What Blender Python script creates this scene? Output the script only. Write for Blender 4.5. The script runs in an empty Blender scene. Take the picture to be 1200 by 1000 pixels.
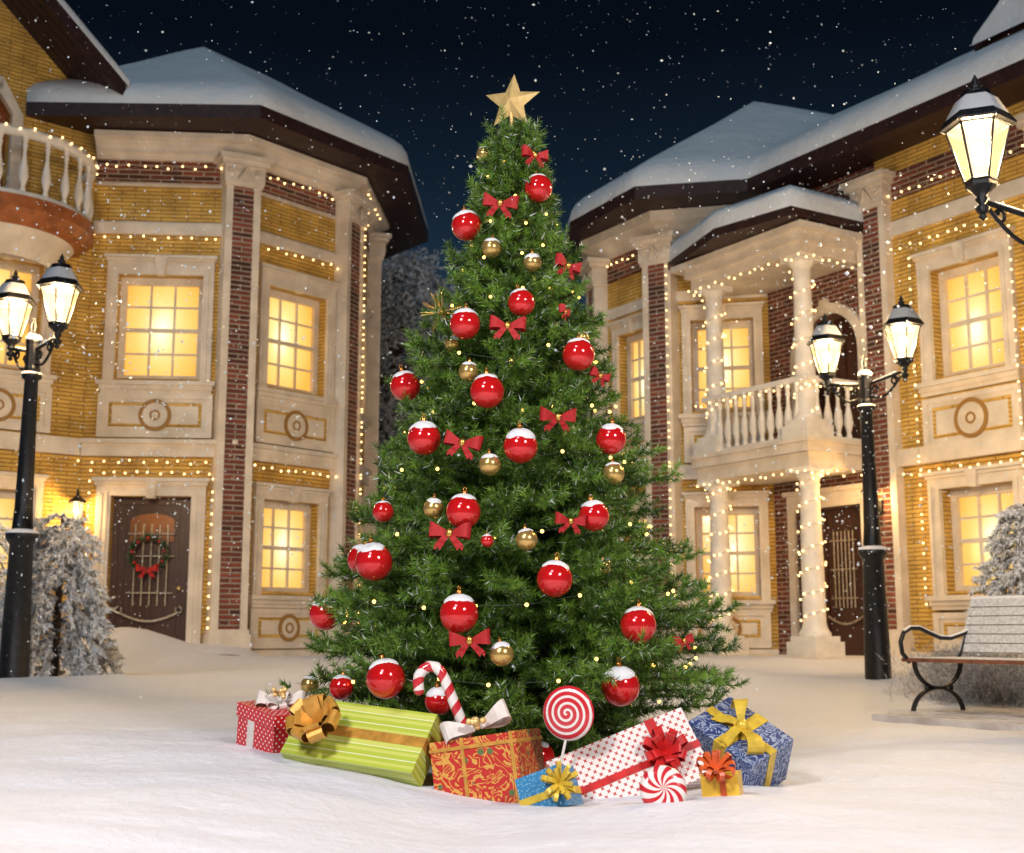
import bpy, math, random
import numpy as np
from mathutils import Vector, Matrix, noise
R = random.Random(7)
NR = np.random.RandomState(11)
SC = bpy.context.scene
COL = SC.collection
PI = math.pi

# ---------------------------------------------------------------- camera
TH = math.radians(9.1); FPX = 1494.0; CZ = 0.8
cam_d = bpy.data.cameras.new('camera'); cam = bpy.data.objects.new('camera', cam_d)
COL.objects.link(cam); SC.camera = cam
cam.location = (0, 0, CZ); cam.rotation_euler = (PI/2 + TH, 0, 0)
cam_d.sensor_width = 36; cam_d.lens = FPX/1200*36
cam_d.clip_start = 0.1; cam_d.clip_end = 500
cam_d.dof.use_dof = True; cam_d.dof.focus_distance = 6.3; cam_d.dof.aperture_fstop = 3.2

def at(px, py, Y):
    """the point of the place seen at photo pixel (px,py) at distance Y ahead of the camera"""
    u = (500-py)/FPX; k = math.cos(TH)-u*math.sin(TH)
    return Vector(((px-600)/FPX/k*Y, Y, CZ+(math.sin(TH)+u*math.cos(TH))/k*Y))

def sm(a, b, x):
    t = min(1, max(0, (x-a)/(b-a))); return t*t*(3-2*t)

MOUNDS = []
def ground_z(x, y):
    b = 0.05 + 0.045*(1-sm(6.2, 9.5, y)) + 0.13*sm(-0.1, -1.5, x) + .05*sm(-0.1, -1.5, x)*sm(6.2, 9.5, y) + .02*sm(0, -.8, x)*(1-sm(6.2, 9.5, y))
    b += (0.40-b)*sm(11, 18.5, y)
    b += 0.045*noise.noise(Vector((x*0.55+3, y*0.55, 1.7))) + 0.026*noise.noise(Vector((x*1.6, y*2.4, 4))) + .010*noise.noise(Vector((x*3.1, y*5, 2)))
    b += 0.006*noise.noise(Vector((x*6, y*6, 9))) + 0.004*noise.noise(Vector((x*14, y*14, 3)))
    for mx, my, mr, mh in MOUNDS:
        d2 = ((x-mx)**2+(y-my)**2)/(mr*mr)
        if d2 < 6: b += mh*math.exp(-d2)
    return b

# ---------------------------------------------------------------- materials
def new_mat(name):
    m = bpy.data.materials.new(name); m.use_nodes = True
    nt = m.node_tree; return m, nt, nt.nodes['Principled BSDF']
def N(nt, t, **kw):
    n = nt.nodes.new(t)
    for k, v in kw.items():
        if hasattr(n, k): setattr(n, k, v)
    return n
def ramp(nt, stops):
    r = nt.nodes.new('ShaderNodeValToRGB'); e = r.color_ramp.elements
    while len(e) < len(stops): e.new(0.5)
    for i, (p, c) in enumerate(stops):
        e[i].position = p; e[i].color = (*c, 1)
    return r
def plain(name, col, rough=0.6, metal=0.0, var=0.15, scale=6.0, bump=0.0, bscale=40.0, coat=0.0, col2=None, spec=0.5, stretch=None):
    m, nt, p = new_mat(name); L = nt.links.new
    tc = N(nt, 'ShaderNodeTexCoord')
    src = tc.outputs['Object']
    if stretch:
        mp = N(nt, 'ShaderNodeMapping'); mp.inputs['Scale'].default_value = stretch; L(src, mp.inputs['Vector']); src = mp.outputs[0]
    nz = N(nt, 'ShaderNodeTexNoise'); nz.inputs['Scale'].default_value = scale; nz.inputs['Detail'].default_value = 6
    L(src, nz.inputs['Vector'])
    c2 = col2 or tuple(min(1, c*(1+var)) for c in col); c1 = tuple(c*(1-var) for c in col) if not col2 else col
    r = ramp(nt, [(0.35, c1), (0.65, c2)]); L(nz.outputs['Fac'], r.inputs[0]); L(r.outputs[0], p.inputs['Base Color'])
    p.inputs['Roughness'].default_value = rough; p.inputs['Metallic'].default_value = metal
    p.inputs['Coat Weight'].default_value = coat; p.inputs['Specular IOR Level'].default_value = spec
    if bump:
        n2 = N(nt, 'ShaderNodeTexNoise'); n2.inputs['Scale'].default_value = bscale; n2.inputs['Detail'].default_value = 5
        L(src, n2.inputs['Vector']); b = N(nt, 'ShaderNodeBump'); b.inputs['Strength'].default_value = bump
        b.inputs['Distance'].default_value = 0.02; L(n2.outputs['Fac'], b.inputs['Height']); L(b.outputs[0], p.inputs['Normal'])
    return m
def brick(name, c1, c2, mortar, row, width, msize, bump=0.6, dist=0.02):
    m, nt, p = new_mat(name); L = nt.links.new
    uv = N(nt, 'ShaderNodeUVMap'); uv.uv_map = 'UVMap'
    nz0 = N(nt, 'ShaderNodeTexNoise'); nz0.inputs['Scale'].default_value = 9; L(uv.outputs[0], nz0.inputs['Vector'])
    mx = N(nt, 'ShaderNodeMix', data_type='VECTOR'); mx.inputs['Factor'].default_value = 0.006
    L(uv.outputs[0], mx.inputs[4]); L(nz0.outputs['Color'], mx.inputs[5])
    b = N(nt, 'ShaderNodeTexBrick'); b.inputs['Scale'].default_value = 1
    b.inputs['Brick Width'].default_value = width; b.inputs['Row Height'].default_value = row
    b.inputs['Mortar Size'].default_value = msize; b.inputs['Mortar Smooth'].default_value = 0.6; b.inputs['Bias'].default_value = 0.0
    b.inputs['Color1'].default_value = (*c1, 1); b.inputs['Color2'].default_value = (*c2, 1); b.inputs['Mortar'].default_value = (*mortar, 1)
    L(mx.outputs[1], b.inputs['Vector'])
    nz = N(nt, 'ShaderNodeTexNoise'); nz.inputs['Scale'].default_value = 2.2; nz.inputs['Detail'].default_value = 8; L(uv.outputs[0], nz.inputs['Vector'])
    r = ramp(nt, [(0.3, (0.62, 0.60, 0.58)), (0.7, (1.12, 1.12, 1.1))]); L(nz.outputs['Fac'], r.inputs[0])
    mm = N(nt, 'ShaderNodeMix', data_type='RGBA', blend_type='MULTIPLY'); mm.inputs[0].default_value = 1
    L(b.outputs['Color'], mm.inputs[6]); L(r.outputs[0], mm.inputs[7]); L(mm.outputs[2], p.inputs['Base Color'])
    p.inputs['Roughness'].default_value = 0.62
    n2 = N(nt, 'ShaderNodeTexNoise'); n2.inputs['Scale'].default_value = 30; L(uv.outputs[0], n2.inputs['Vector'])
    ad = N(nt, 'ShaderNodeMath', operation='MULTIPLY_ADD'); ad.inputs[1].default_value = -1.0
    L(b.outputs['Fac'], ad.inputs[0]); L(n2.outputs['Fac'], ad.inputs[2])
    bp = N(nt, 'ShaderNodeBump'); bp.inputs['Strength'].default_value = bump; bp.inputs['Distance'].default_value = dist
    L(ad.outputs[0], bp.inputs['Height']); L(bp.outputs[0], p.inputs['Normal'])
    return m
def emit(name, col, st, sampling='AUTO'):
    m = bpy.data.materials.new(name); m.use_nodes = True; nt = m.node_tree; nt.nodes.clear()
    e = N(nt, 'ShaderNodeEmission'); e.inputs[0].default_value = (*col, 1); e.inputs[1].default_value = st
    o = N(nt, 'ShaderNodeOutputMaterial'); nt.links.new(e.outputs[0], o.inputs[0])
    try: m.cycles.emission_sampling = sampling
    except Exception: pass
    return m
def snow_mat(name, col=(0.80, 0.80, 0.82), bscale=7, bstr=0.35, dist=0.03):
    m, nt, p = new_mat(name); L = nt.links.new
    tc = N(nt, 'ShaderNodeTexCoord')
    p.inputs['Roughness'].default_value = 0.55; p.inputs['Specular IOR Level'].default_value = 0.25
    p.inputs['Subsurface Weight'].default_value = 0.0
    nz = N(nt, 'ShaderNodeTexNoise'); nz.inputs['Scale'].default_value = bscale; nz.inputs['Detail'].default_value = 9; nz.inputs['Roughness'].default_value = 0.62
    L(tc.outputs['Object'], nz.inputs['Vector'])
    r = ramp(nt, [(0.3, tuple(c*0.94 for c in col)), (0.7, col)]); L(nz.outputs['Fac'], r.inputs[0]); L(r.outputs[0], p.inputs['Base Color'])
    b = N(nt, 'ShaderNodeBump'); b.inputs['Strength'].default_value = bstr; b.inputs['Distance'].default_value = dist
    L(nz.outputs['Fac'], b.inputs['Height']); L(b.outputs[0], p.inputs['Normal'])
    return m
M = {}
M['snow'] = snow_mat('snow_surface', (0.79, 0.80, 0.86), 16, 0.55, 0.03)
M['roofsnow'] = snow_mat('roof_snow_surface', (0.74, 0.78, 0.82), 1.2, 0.6, 0.16)
M['cap'] = snow_mat('settled_snow', (0.82, 0.82, 0.84), 30, 0.5, 0.01)
M['yellow'] = brick('yellow_glazed_brick', (0.84, 0.53, 0.12), (0.72, 0.44, 0.09), (0.38, 0.20, 0.045), 0.062, 0.42, 0.0085, 0.8, 0.035)
M['red'] = brick('red_brick', (0.25, 0.062, 0.036), (0.11, 0.03, 0.02), (0.50, 0.43, 0.36), 0.075, 0.23, 0.011, 0.6, 0.02)
M['dark_red'] = brick('dark_banded_brick', (0.36, 0.085, 0.045), (0.08, 0.022, 0.018), (0.55, 0.45, 0.36), 0.080, 0.34, 0.017, 1.0, 0.05)
M['cream'] = plain('cream_stucco', (0.72, 0.63, 0.52), 0.55, var=0.12, scale=3, bump=0.15, bscale=60)
M['white_trim'] = plain('white_painted_trim', (0.76, 0.72, 0.66), 0.5, var=0.08, scale=5)
M['soffit'] = plain('dark_stained_boards', (0.028, 0.010, 0.009), 0.5, var=0.35, scale=8)
M['orange_wood'] = plain('orange_stained_wood', (0.32, 0.10, 0.03), 0.4, var=0.3, scale=5)
M['door'] = plain('dark_walnut_door', (0.055, 0.018, 0.010), 0.4, var=0.35, scale=5, stretch=(8, 8, 0.6))
M['iron'] = plain('wrought_iron', (0.012, 0.012, 0.014), 0.32, 0.3, var=0.4, scale=20, bump=0.2, bscale=120)
M['grille'] = plain('aged_silver_iron', (0.42, 0.36, 0.28), 0.4, 0.4, var=0.3, scale=30)
M['gold'] = plain('gold_metal', (0.72, 0.42, 0.10), 0.28, 0.9, var=0.15, scale=40)
M['gold_matte'] = plain('brushed_gold', (0.85, 0.60, 0.24), 0.40, 0.45, var=0.12, scale=30, bump=0.1, bscale=200)
M['velvet'] = plain('red_velvet', (0.42, 0.007, 0.009), 0.6, var=0.35, scale=30, bump=0.3, bscale=150)
M['brass'] = plain('copper_crown', (0.55, 0.22, 0.05), 0.3, 0.9, var=0.2, scale=60)
M['bark'] = plain('bark', (0.06, 0.035, 0.02), 0.85, var=0.4, scale=15, bump=0.6, bscale=40)
M['wood_snow'] = plain('frosted_bench_boards', (0.48, 0.48, 0.50), 0.6, col2=(0.72, 0.73, 0.77), scale=7, stretch=(1, 6, 6), bump=0.3, bscale=60)
M['wood_red'] = plain('reddish_bench_edge', (0.20, 0.07, 0.035), 0.5, var=0.3, scale=12)
M['cord'] = plain('dark_green_cord', (0.02, 0.035, 0.015), 0.6)
M['cord_w'] = plain('clear_cord', (0.42, 0.36, 0.26), 0.5)
M['bulb'] = emit('fairy_bulb_warm', (1.0, 0.60, 0.24), 6.0, 'NONE')
M['bulb_t'] = emit('tree_bulb_warm', (1.0, 0.58, 0.13), 5.5, 'NONE')
M['flake'] = plain('snowflake_ice', (0.72, 0.82, 0.97), 0.7, var=0.2)

# glazed, lit window panes: the radial glow is painted into the emission colour
def pane_mat(i, cx, cy, k):
    m = bpy.data.materials.new('lit_window_glass'); m.use_nodes = True; nt = m.node_tree; nt.nodes.clear(); L = nt.links.new
    uv = N(nt, 'ShaderNodeUVMap'); uv.uv_map = 'UVMap'
    sep = N(nt, 'ShaderNodeSeparateXYZ'); L(uv.outputs[0], sep.inputs[0])
    nz = N(nt, 'ShaderNodeTexNoise'); nz.inputs['Scale'].default_value = 3.5; nz.inputs['Detail'].default_value = 5; L(uv.outputs[0], nz.inputs['Vector'])
    mp = N(nt, 'ShaderNodeMapping'); mp.inputs['Location'].default_value = (-cx*1.25, -cy*0.95, 0); mp.inputs['Scale'].default_value = (1.25, 0.95, 1)
    L(uv.outputs[0], mp.inputs['Vector'])
    ln = N(nt, 'ShaderNodeVectorMath', operation='LENGTH'); L(mp.outputs[0], ln.inputs[0])
    ad = N(nt, 'ShaderNodeMath', operation='MULTIPLY_ADD'); ad.inputs[1].default_value = 0.16; L(nz.outputs['Fac'], ad.inputs[0]); L(ln.outputs['Value'], ad.inputs[2])
    r = ramp(nt, [(0.13, (1.35, 1.18, 0.72)), (0.29, (1.0, 0.74, 0.29)), (0.46, (1.0, 0.60, 0.16)), (0.75, (0.90, 0.42, 0.06))]); L(ad.outputs[0], r.inputs[0])
    e = N(nt, 'ShaderNodeEmission'); L(r.outputs[0], e.inputs[0]); e.inputs[1].default_value = k
    g = N(nt, 'ShaderNodeBsdfGlossy'); g.inputs['Roughness'].default_value = 0.15; g.inputs[0].default_value = (0.04, 0.04, 0.04, 1)
    a = N(nt, 'ShaderNodeAddShader'); L(e.outputs[0], a.inputs[0]); L(g.outputs[0], a.inputs[1])
    o = N(nt, 'ShaderNodeOutputMaterial'); L(a.outputs[0], o.inputs[0])
    return m
PANES = [pane_mat(0, .50, .50, 1.25), pane_mat(1, .42, .55, 1.3), pane_mat(2, .58, .50, 1.2), pane_mat(3, .45, .42, 1.3)]

def lantern_glass():
    m = bpy.data.materials.new('lantern_glass_lit'); m.use_nodes = True; nt = m.node_tree; nt.nodes.clear(); L = nt.links.new
    e = N(nt, 'ShaderNodeEmission'); e.inputs[0].default_value = (1.0, 0.80, 0.46, 1); e.inputs[1].default_value = 3.0
    lw = N(nt, 'ShaderNodeLayerWeight'); lw.inputs[0].default_value = 0.45
    r = ramp(nt, [(0.0, (1.0, 0.80, 0.42)), (0.6, (1.0, 0.56, 0.15))]); L(lw.outputs['Facing'], r.inputs[0]); L(r.outputs[0], e.inputs[0])
    t = N(nt, 'ShaderNodeBsdfTransparent'); mx = N(nt, 'ShaderNodeMixShader'); mx.inputs[0].default_value = 0.5
    L(t.outputs[0], mx.inputs[1]); L(e.outputs[0], mx.inputs[2])
    o = N(nt, 'ShaderNodeOutputMaterial'); L(mx.outputs[0], o.inputs[0]); m.cycles.emission_sampling = 'NONE'
    return m
M['lglass'] = lantern_glass()
M['lampbulb'] = emit('lamp_bulb', (1.0, 0.80, 0.48), 6.0, 'NONE')

def bauble_mat(name, col, band):
    m, nt, p = new_mat(name); L = nt.links.new
    tc = N(nt, 'ShaderNodeTexCoord')
    v = N(nt, 'ShaderNodeTexVoronoi'); v.inputs['Scale'].default_value = 34; L(tc.outputs['Object'], v.inputs['Vector'])
    nz = N(nt, 'ShaderNodeTexNoise'); nz.inputs['Scale'].default_value = 5; nz.inputs['Detail'].default_value = 6; L(tc.outputs['Object'], nz.inputs['Vector'])
    cr = ramp(nt, [(0.10, (1, 1, 1)), (0.20, (0, 0, 0))]); L(v.outputs['Distance'], cr.inputs[0])
    sp = N(nt, 'ShaderNodeSeparateXYZ'); L(tc.outputs['Object'], sp.inputs[0])
    wv = N(nt, 'ShaderNodeMath', operation='MULTIPLY_ADD'); wv.inputs[1].default_value = 1.2; L(nz.outputs['Fac'], wv.inputs[0]); L(sp.outputs['Z'], wv.inputs[2])
    lo = ramp(nt, [(0.25, (1, 1, 1)), (0.50, (0, 0, 0))]); L(wv.outputs[0], lo.inputs[0])
    mu = N(nt, 'ShaderNodeMath', operation='MULTIPLY'); L(cr.outputs[0], mu.inputs[0]); L(lo.outputs[0], mu.inputs[1])
    mx = N(nt, 'ShaderNodeMix', data_type='RGBA'); L(mu.outputs[0], mx.inputs[0]); mx.inputs[6].default_value = (*col, 1); mx.inputs[7].default_value = (*band, 1)
    L(mx.outputs[2], p.inputs['Base Color'])
    return m, p
M['ball_red'], _p = bauble_mat('red_glossy_bauble', (0.62, 0.010, 0.012), (0.80, 0.42, 0.28))
_p.inputs['Roughness'].default_value = 0.12; _p.inputs['Coat Weight'].default_value = 0.6; _p.inputs['Metallic'].default_value = 0.25
M['ball_gold'], _p = bauble_mat('gold_glossy_bauble', (0.70, 0.45, 0.14), (0.95, 0.80, 0.45))
_p.inputs['Roughness'].default_value = 0.22; _p.inputs['Metallic'].default_value = 0.75

# ---------------------------------------------------------------- mesh helpers
class Frame:
    def __init__(s, o, U, V, W): s.o, s.U, s.V, s.W = Vector(o), Vector(U), Vector(V), Vector(W)
    def P(s, a, b, c): return s.o + s.U*a + s.V*b + s.W*c
def face_frame(p, q):
    p, q = Vector((p[0], p[1], 0)), Vector((q[0], q[1], 0)); d = (q-p); L = d.length; d /= L
    f = Frame(p, d, Vector((d.y, -d.x, 0)), Vector((0, 0, 1))); f.L = L; return f
WORLD = Frame((0, 0, 0), (1, 0, 0), (0, 1, 0), (0, 0, 1))

def worigin(o):
    v = Vector((0, 0, 0))
    while o: v += o.location; o = o.parent
    return v
def tag(o, label=None, cat=None, group=None, kind=None):
    if label: o['label'] = label
    if cat: o['category'] = cat
    if group: o['group'] = group
    if kind: o['kind'] = kind
    return o
def thing(name, loc, label, cat, group=None):
    o = bpy.data.objects.new(name, None); o.empty_display_size = 0.1; COL.objects.link(o); o.location = loc
    return tag(o, label, cat, group)

class MB:
    def __init__(s): s.v = []; s.f = []; s.uv = []; s.sm = []
    def face(s, pts, uvs=None, smooth=False):
        b = len(s.v); s.v += [tuple(p) for p in pts]; s.f.append(tuple(range(b, b+len(pts))))
        s.uv += [tuple(u) for u in uvs] if uvs else [(0, 0)]*len(pts); s.sm.append(smooth)
    def box(s, F, a0, a1, b0, b1, c0, c1):
        P = F.P
        def q(cs, uvi):
            s.face([P(*c) for c in cs], [(c[uvi[0]], c[uvi[1]]) for c in cs])
        q([(a0,b1,c0),(a1,b1,c0),(a1,b1,c1),(a0,b1,c1)][::-1] if False else [(a0,b1,c0),(a1,b1,c0),(a1,b1,c1),(a0,b1,c1)], (0, 2))
        q([(a1,b0,c0),(a0,b0,c0),(a0,b0,c1),(a1,b0,c1)], (0, 2))
        q([(a0,b0,c0),(a0,b1,c0),(a0,b1,c1),(a0,b0,c1)], (1, 2))
        q([(a1,b1,c0),(a1,b0,c0),(a1,b0,c1),(a1,b1,c1)], (1, 2))
        q([(a0,b1,c1),(a1,b1,c1),(a1,b0,c1),(a0,b0,c1)], (0, 1))
        q([(a0,b0,c0),(a1,b0,c0),(a1,b1,c0),(a0,b1,c0)], (0, 1))
        return s
    def grid(s, rows, closed=False, smooth=True, uvs=None):
        """rows of points joined by shared vertices"""
        n = len(rows[0]); b = len(s.v)
        for r in rows: s.v += [tuple(p) for p in r]
        for i in range(len(rows)-1):
            for j in range(n if closed else n-1):
                k = (j+1) % n
                s.f.append((b+i*n+j, b+i*n+k, b+(i+1)*n+k, b+(i+1)*n+j)); s.sm.append(smooth)
                if uvs: s.uv += [uvs[i][j], uvs[i][min(j+1, n-1)], uvs[i+1][min(j+1, n-1)], uvs[i+1][j]]
                else: s.uv += [(0, 0)]*4
        return s
    def fan(s, pts, smooth=False):
        s.face(pts, None, smooth)
    def lathe(s, prof, F=WORLD, n=16, smooth=True, caps=True):
        rows = [[F.P(r*math.cos(2*PI*k/n), r*math.sin(2*PI*k/n), z) for k in range(n)] for r, z in prof]
        s.grid(rows, True, smooth)
        if caps:
            s.face(rows[-1]); s.face(rows[0][::-1])
        return s
    def tube(s, pts, r, n=8, caps=True, smooth=True, flat=1.0):
        pts = [Vector(p) for p in pts]
        rr = r if hasattr(r, '__len__') else [r]*len(pts)
        rows = []; up = None
        for i, p in enumerate(pts):
            t = (pts[min(i+1, len(pts)-1)]-pts[max(i-1, 0)])
            if t.length < 1e-9: t = Vector((0, 0, 1))
            t.normalize()
            if up is None:
                up = Vector((0, 0, 1)) if abs(t.z) < 0.9 else Vector((1, 0, 0))
            a = t.cross(up); 
            if a.length < 1e-6: a = t.cross(Vector((0, 1, 0)))
            a.normalize(); b = a.cross(t).normalized(); up = b
            rows.append([p + (a*math.cos(2*PI*k/n) + b*math.sin(2*PI*k/n)*flat)*rr[i] for k in range(n)])
        s.grid(rows, True, smooth)
        if caps: s.face(rows[-1]); s.face(rows[0][::-1])
        return s
    def strip(s, pts, wv, th, nv=None):
        """a ribbon of width vectors wv along pts with a real thickness"""
        pts = [Vector(p) for p in pts]; A = []; B = []; C = []; D = []
        for i, p in enumerate(pts):
            w = Vector(wv[i] if isinstance(wv, list) else wv)/2
            t = (pts[min(i+1, len(pts)-1)]-pts[max(i-1, 0)]); n = t.cross(w)
            n = (n.normalized() if n.length > 1e-9 else Vector((0, 0, 1)))*th/2
            A.append(p+w+n); B.append(p-w+n); C.append(p-w-n); D.append(p+w-n)
        rows = [[A[i], B[i], C[i], D[i]] for i in range(len(pts))]
        s.grid(rows, True, False); s.face(rows[0][::-1]); s.face(rows[-1]); return s
    def sphere(s, c, r, n=12, m=8, sc=(1, 1, 1)):
        c = Vector(c)
        rows = [[c+Vector((r*sc[0]*math.sin(PI*i/m)*math.cos(2*PI*k/n), r*sc[1]*math.sin(PI*i/m)*math.sin(2*PI*k/n), -r*sc[2]*math.cos(PI*i/m))) for k in range(n)] for i in range(m+1)]
        s.grid(rows, True, True); return s
    def sweep(s, path, prof, closed=False, cap=True):
        """profile (out, z) swept along a 2-D path walked left to right, mitred at corners"""
        off = [miter(path, i) for i in range(len(path))]
        cum = [0]
        for i in range(1, len(path)): cum.append(cum[-1]+(Vector(path[i])-Vector(path[i-1])).length)
        rows = [[Vector((path[i][0]+off[i].x*o, path[i][1]+off[i].y*o, z)) for i in range(len(path))] for o, z in prof]
        uvs = [[(cum[i], z if abs(o-prof[max(k-1, 0)][0]) < .02 or k == 0 else z) for i in range(len(path))] for k, (o, z) in enumerate(prof)]
        for k in range(len(prof)-1):
            s.grid([rows[k], rows[k+1]], False, False, [uvs[k], uvs[k+1]])
        if cap:
            s.face([r[0] for r in rows]); s.face([r[-1] for r in rows][::-1])
        return s
    def build(s, name, mat, parent=None, origin=None, clean=False):
        org = worigin(parent) if parent else (Vector(origin) if origin is not None else Vector((0, 0, 0)))
        me = bpy.data.meshes.new(name)
        me.from_pydata([(v[0]-org.x, v[1]-org.y, v[2]-org.z) for v in s.v], [], s.f)
        uvl = me.uv_layers.new(name='UVMap')
        if len(s.uv) == len(me.loops): uvl.data.foreach_set('uv', [c for u in s.uv for c in u])
        me.polygons.foreach_set('use_smooth', s.sm)
        me.materials.append(mat); me.update()
        o = bpy.data.objects.new(name, me); COL.objects.link(o)
        if parent: o.parent = parent
        elif origin is not None: o.location = org
        return o
def miter(path, i):
    def nrm(a, b):
        d = (Vector(b)-Vector(a)).normalized(); return Vector((d.y, -d.x))
    if i == 0: return nrm(path[0], path[1])
    if i == len(path)-1: return nrm(path[-2], path[-1])
    n1, n2 = nrm(path[i-1], path[i]), nrm(path[i], path[i+1]); b = (n1+n2).normalized()
    return b/max(0.35, b.dot(n1))
def offset(path, e):
    return [(path[i][0]+miter(path, i).x*e, path[i][1]+miter(path, i).y*e) for i in range(len(path))]
def copy_tree(o, parent=None):
    c = o.copy(); COL.objects.link(c)
    if parent: c.parent = parent
    for ch in list(o.children): copy_tree(ch, c)
    return c
def np_mesh(name, verts, faces_n, mat, parent=None, cols=None, origin=None):
    """verts (n,3) in world space, consecutive groups of faces_n verts make a face"""
    org = np.array(worigin(parent) if parent else (origin or (0, 0, 0)), dtype=float)
    nv = len(verts); nf = nv//faces_n
    me = bpy.data.meshes.new(name)
    me.vertices.add(nv); me.vertices.foreach_set('co', (verts-org).astype(np.float32).ravel())
    me.loops.add(nv); me.loops.foreach_set('vertex_index', np.arange(nv, dtype=np.int32))
    me.polygons.add(nf); me.polygons.foreach_set('loop_start', np.arange(0, nv, faces_n, dtype=np.int32))
    me.polygons.foreach_set('loop_total', np.full(nf, faces_n, dtype=np.int32))
    me.update(calc_edges=True); me.materials.append(mat)
    if cols is not None:
        a = me.color_attributes.new('tint', 'FLOAT_COLOR', 'POINT'); a.data.foreach_set('color', cols.astype(np.float32).ravel())
    o = bpy.data.objects.new(name, me); COL.objects.link(o)
    if parent: o.parent = parent
    elif origin is not None: o.location = origin
    return o
def unit(a): return a/np.maximum(1e-9, np.linalg.norm(a, axis=1, keepdims=True))
def needle_tris(P0, P1, per_m, nl, wid, ang=(35, 65), droop=0.0, rng=NR):
    """thin pointed leaves round each twig P0->P1; returns (k*3,3) verts, root index"""
    d = P1-P0; L = np.linalg.norm(d, axis=1); cnt = np.maximum(2, (L*per_m).astype(int))
    idx = np.repeat(np.arange(len(P0)), cnt); k = len(idx)
    t = rng.rand(k); base = P0[idx]+d[idx]*t[:, None]; ax = unit(d)[idx]
    rnd = rng.normal(size=(k, 3)); perp = unit(rnd-ax*np.sum(rnd*ax, 1)[:, None])
    a = np.radians(rng.uniform(ang[0], ang[1], k))*(1.0-0.45*(t > .93)); 
    nd = unit(ax*np.cos(a)[:, None]+perp*np.sin(a)[:, None]+np.array([0, 0, -droop]))
    ln = nl*rng.uniform(0.65, 1.15, k)
    side = unit(np.cross(nd, rng.normal(size=(k, 3))))*(wid/2)
    V = np.empty((k, 3, 3)); V[:, 0] = base-side; V[:, 1] = base+side; V[:, 2] = base+nd*ln[:, None]
    return V.reshape(-1, 3), idx
def needle_mat(name, dark, light, white=(0.75, 0.76, 0.8), rough=0.42, trans=0.25):
    m, nt, p = new_mat(name); L = nt.links.new
    at_ = N(nt, 'ShaderNodeAttribute'); at_.attribute_name = 'tint'
    sp = N(nt, 'ShaderNodeSeparateColor'); L(at_.outputs['Color'], sp.inputs[0])
    mx = N(nt, 'ShaderNodeMix', data_type='RGBA'); mx.inputs[6].default_value = (*dark, 1); mx.inputs[7].default_value = (*light, 1); L(sp.outputs[0], mx.inputs[0])
    m2 = N(nt, 'ShaderNodeMix', data_type='RGBA'); m2.inputs[7].default_value = (*white, 1); L(mx.outputs[2], m2.inputs[6]); L(sp.outputs[1], m2.inputs[0])
    L(m2.outputs[2], p.inputs['Base Color']); p.inputs['Roughness'].default_value = rough
    return m
def tint(k, lo=0.0, hi=1.0, white=0.0, rng=NR):
    c = np.zeros((k, 4)); c[:, 0] = rng.uniform(lo, hi, k); c[:, 1] = (rng.rand(k) < white)*rng.uniform(.5, 1, k); c[:, 3] = 1
    return np.repeat(c, 3, axis=0)
# ---------------------------------------------------------------- house building blocks
def wall_face(mb, F, L, z0, z1, openings, dep=0.28, a0=0.0):
    us = sorted({a0, L} | {u for o in openings for u in o[:2]}); zs = sorted({z0, z1} | {z for o in openings for z in o[2:4]})
    for i in range(len(us)-1):
        for j in range(len(zs)-1):
            um, zm = (us[i]+us[i+1])/2, (zs[j]+zs[j+1])/2
            if any(o[0] < um < o[1] and o[2] < zm < o[3] for o in openings): continue
            q = [(us[i], zs[j]), (us[i+1], zs[j]), (us[i+1], zs[j+1]), (us[i], zs[j+1])]
            mb.face([F.P(u, 0, z) for u, z in q], q)
    for u0, u1, za, zb in [o[:4] for o in openings]:
        for (p, q) in (((u0, za), (u0, zb)), ((u1, zb), (u1, za)), ((u0, zb), (u1, zb)), ((u1, za), (u0, za))):
            v = p[0] == q[0]
            mb.face([F.P(p[0], 0, p[1]), F.P(q[0], 0, q[1]), F.P(q[0], -dep, q[1]), F.P(p[0], -dep, p[1])],
                    [(0, p[1]), (0, q[1]), (dep, q[1]), (dep, p[1])] if v else [(p[0], 0), (q[0], 0), (q[0], dep), (p[0], dep)])
def ring_pts(F, u, w, z, r, n=28): return [F.P(u+r*math.cos(2*PI*k/n), w, z+r*math.sin(2*PI*k/n)) for k in range(n)]
def disc(mb, F, u, z, w0, w1, r, n=28):
    a, b = ring_pts(F, u, w0, z, r, n), ring_pts(F, u, w1, z, r, n); mb.grid([a, b], True, False); mb.face(b)
def annulus(mb, F, u, z, w0, w1, r0, r1, n=28):
    a, b, c, d = ring_pts(F, u, w0, z, r1, n), ring_pts(F, u, w1, z, r1, n), ring_pts(F, u, w1, z, r0, n), ring_pts(F, u, w0, z, r0, n)
    mb.grid([a, b, c, d], True, False)
pane_i = [0]
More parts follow.
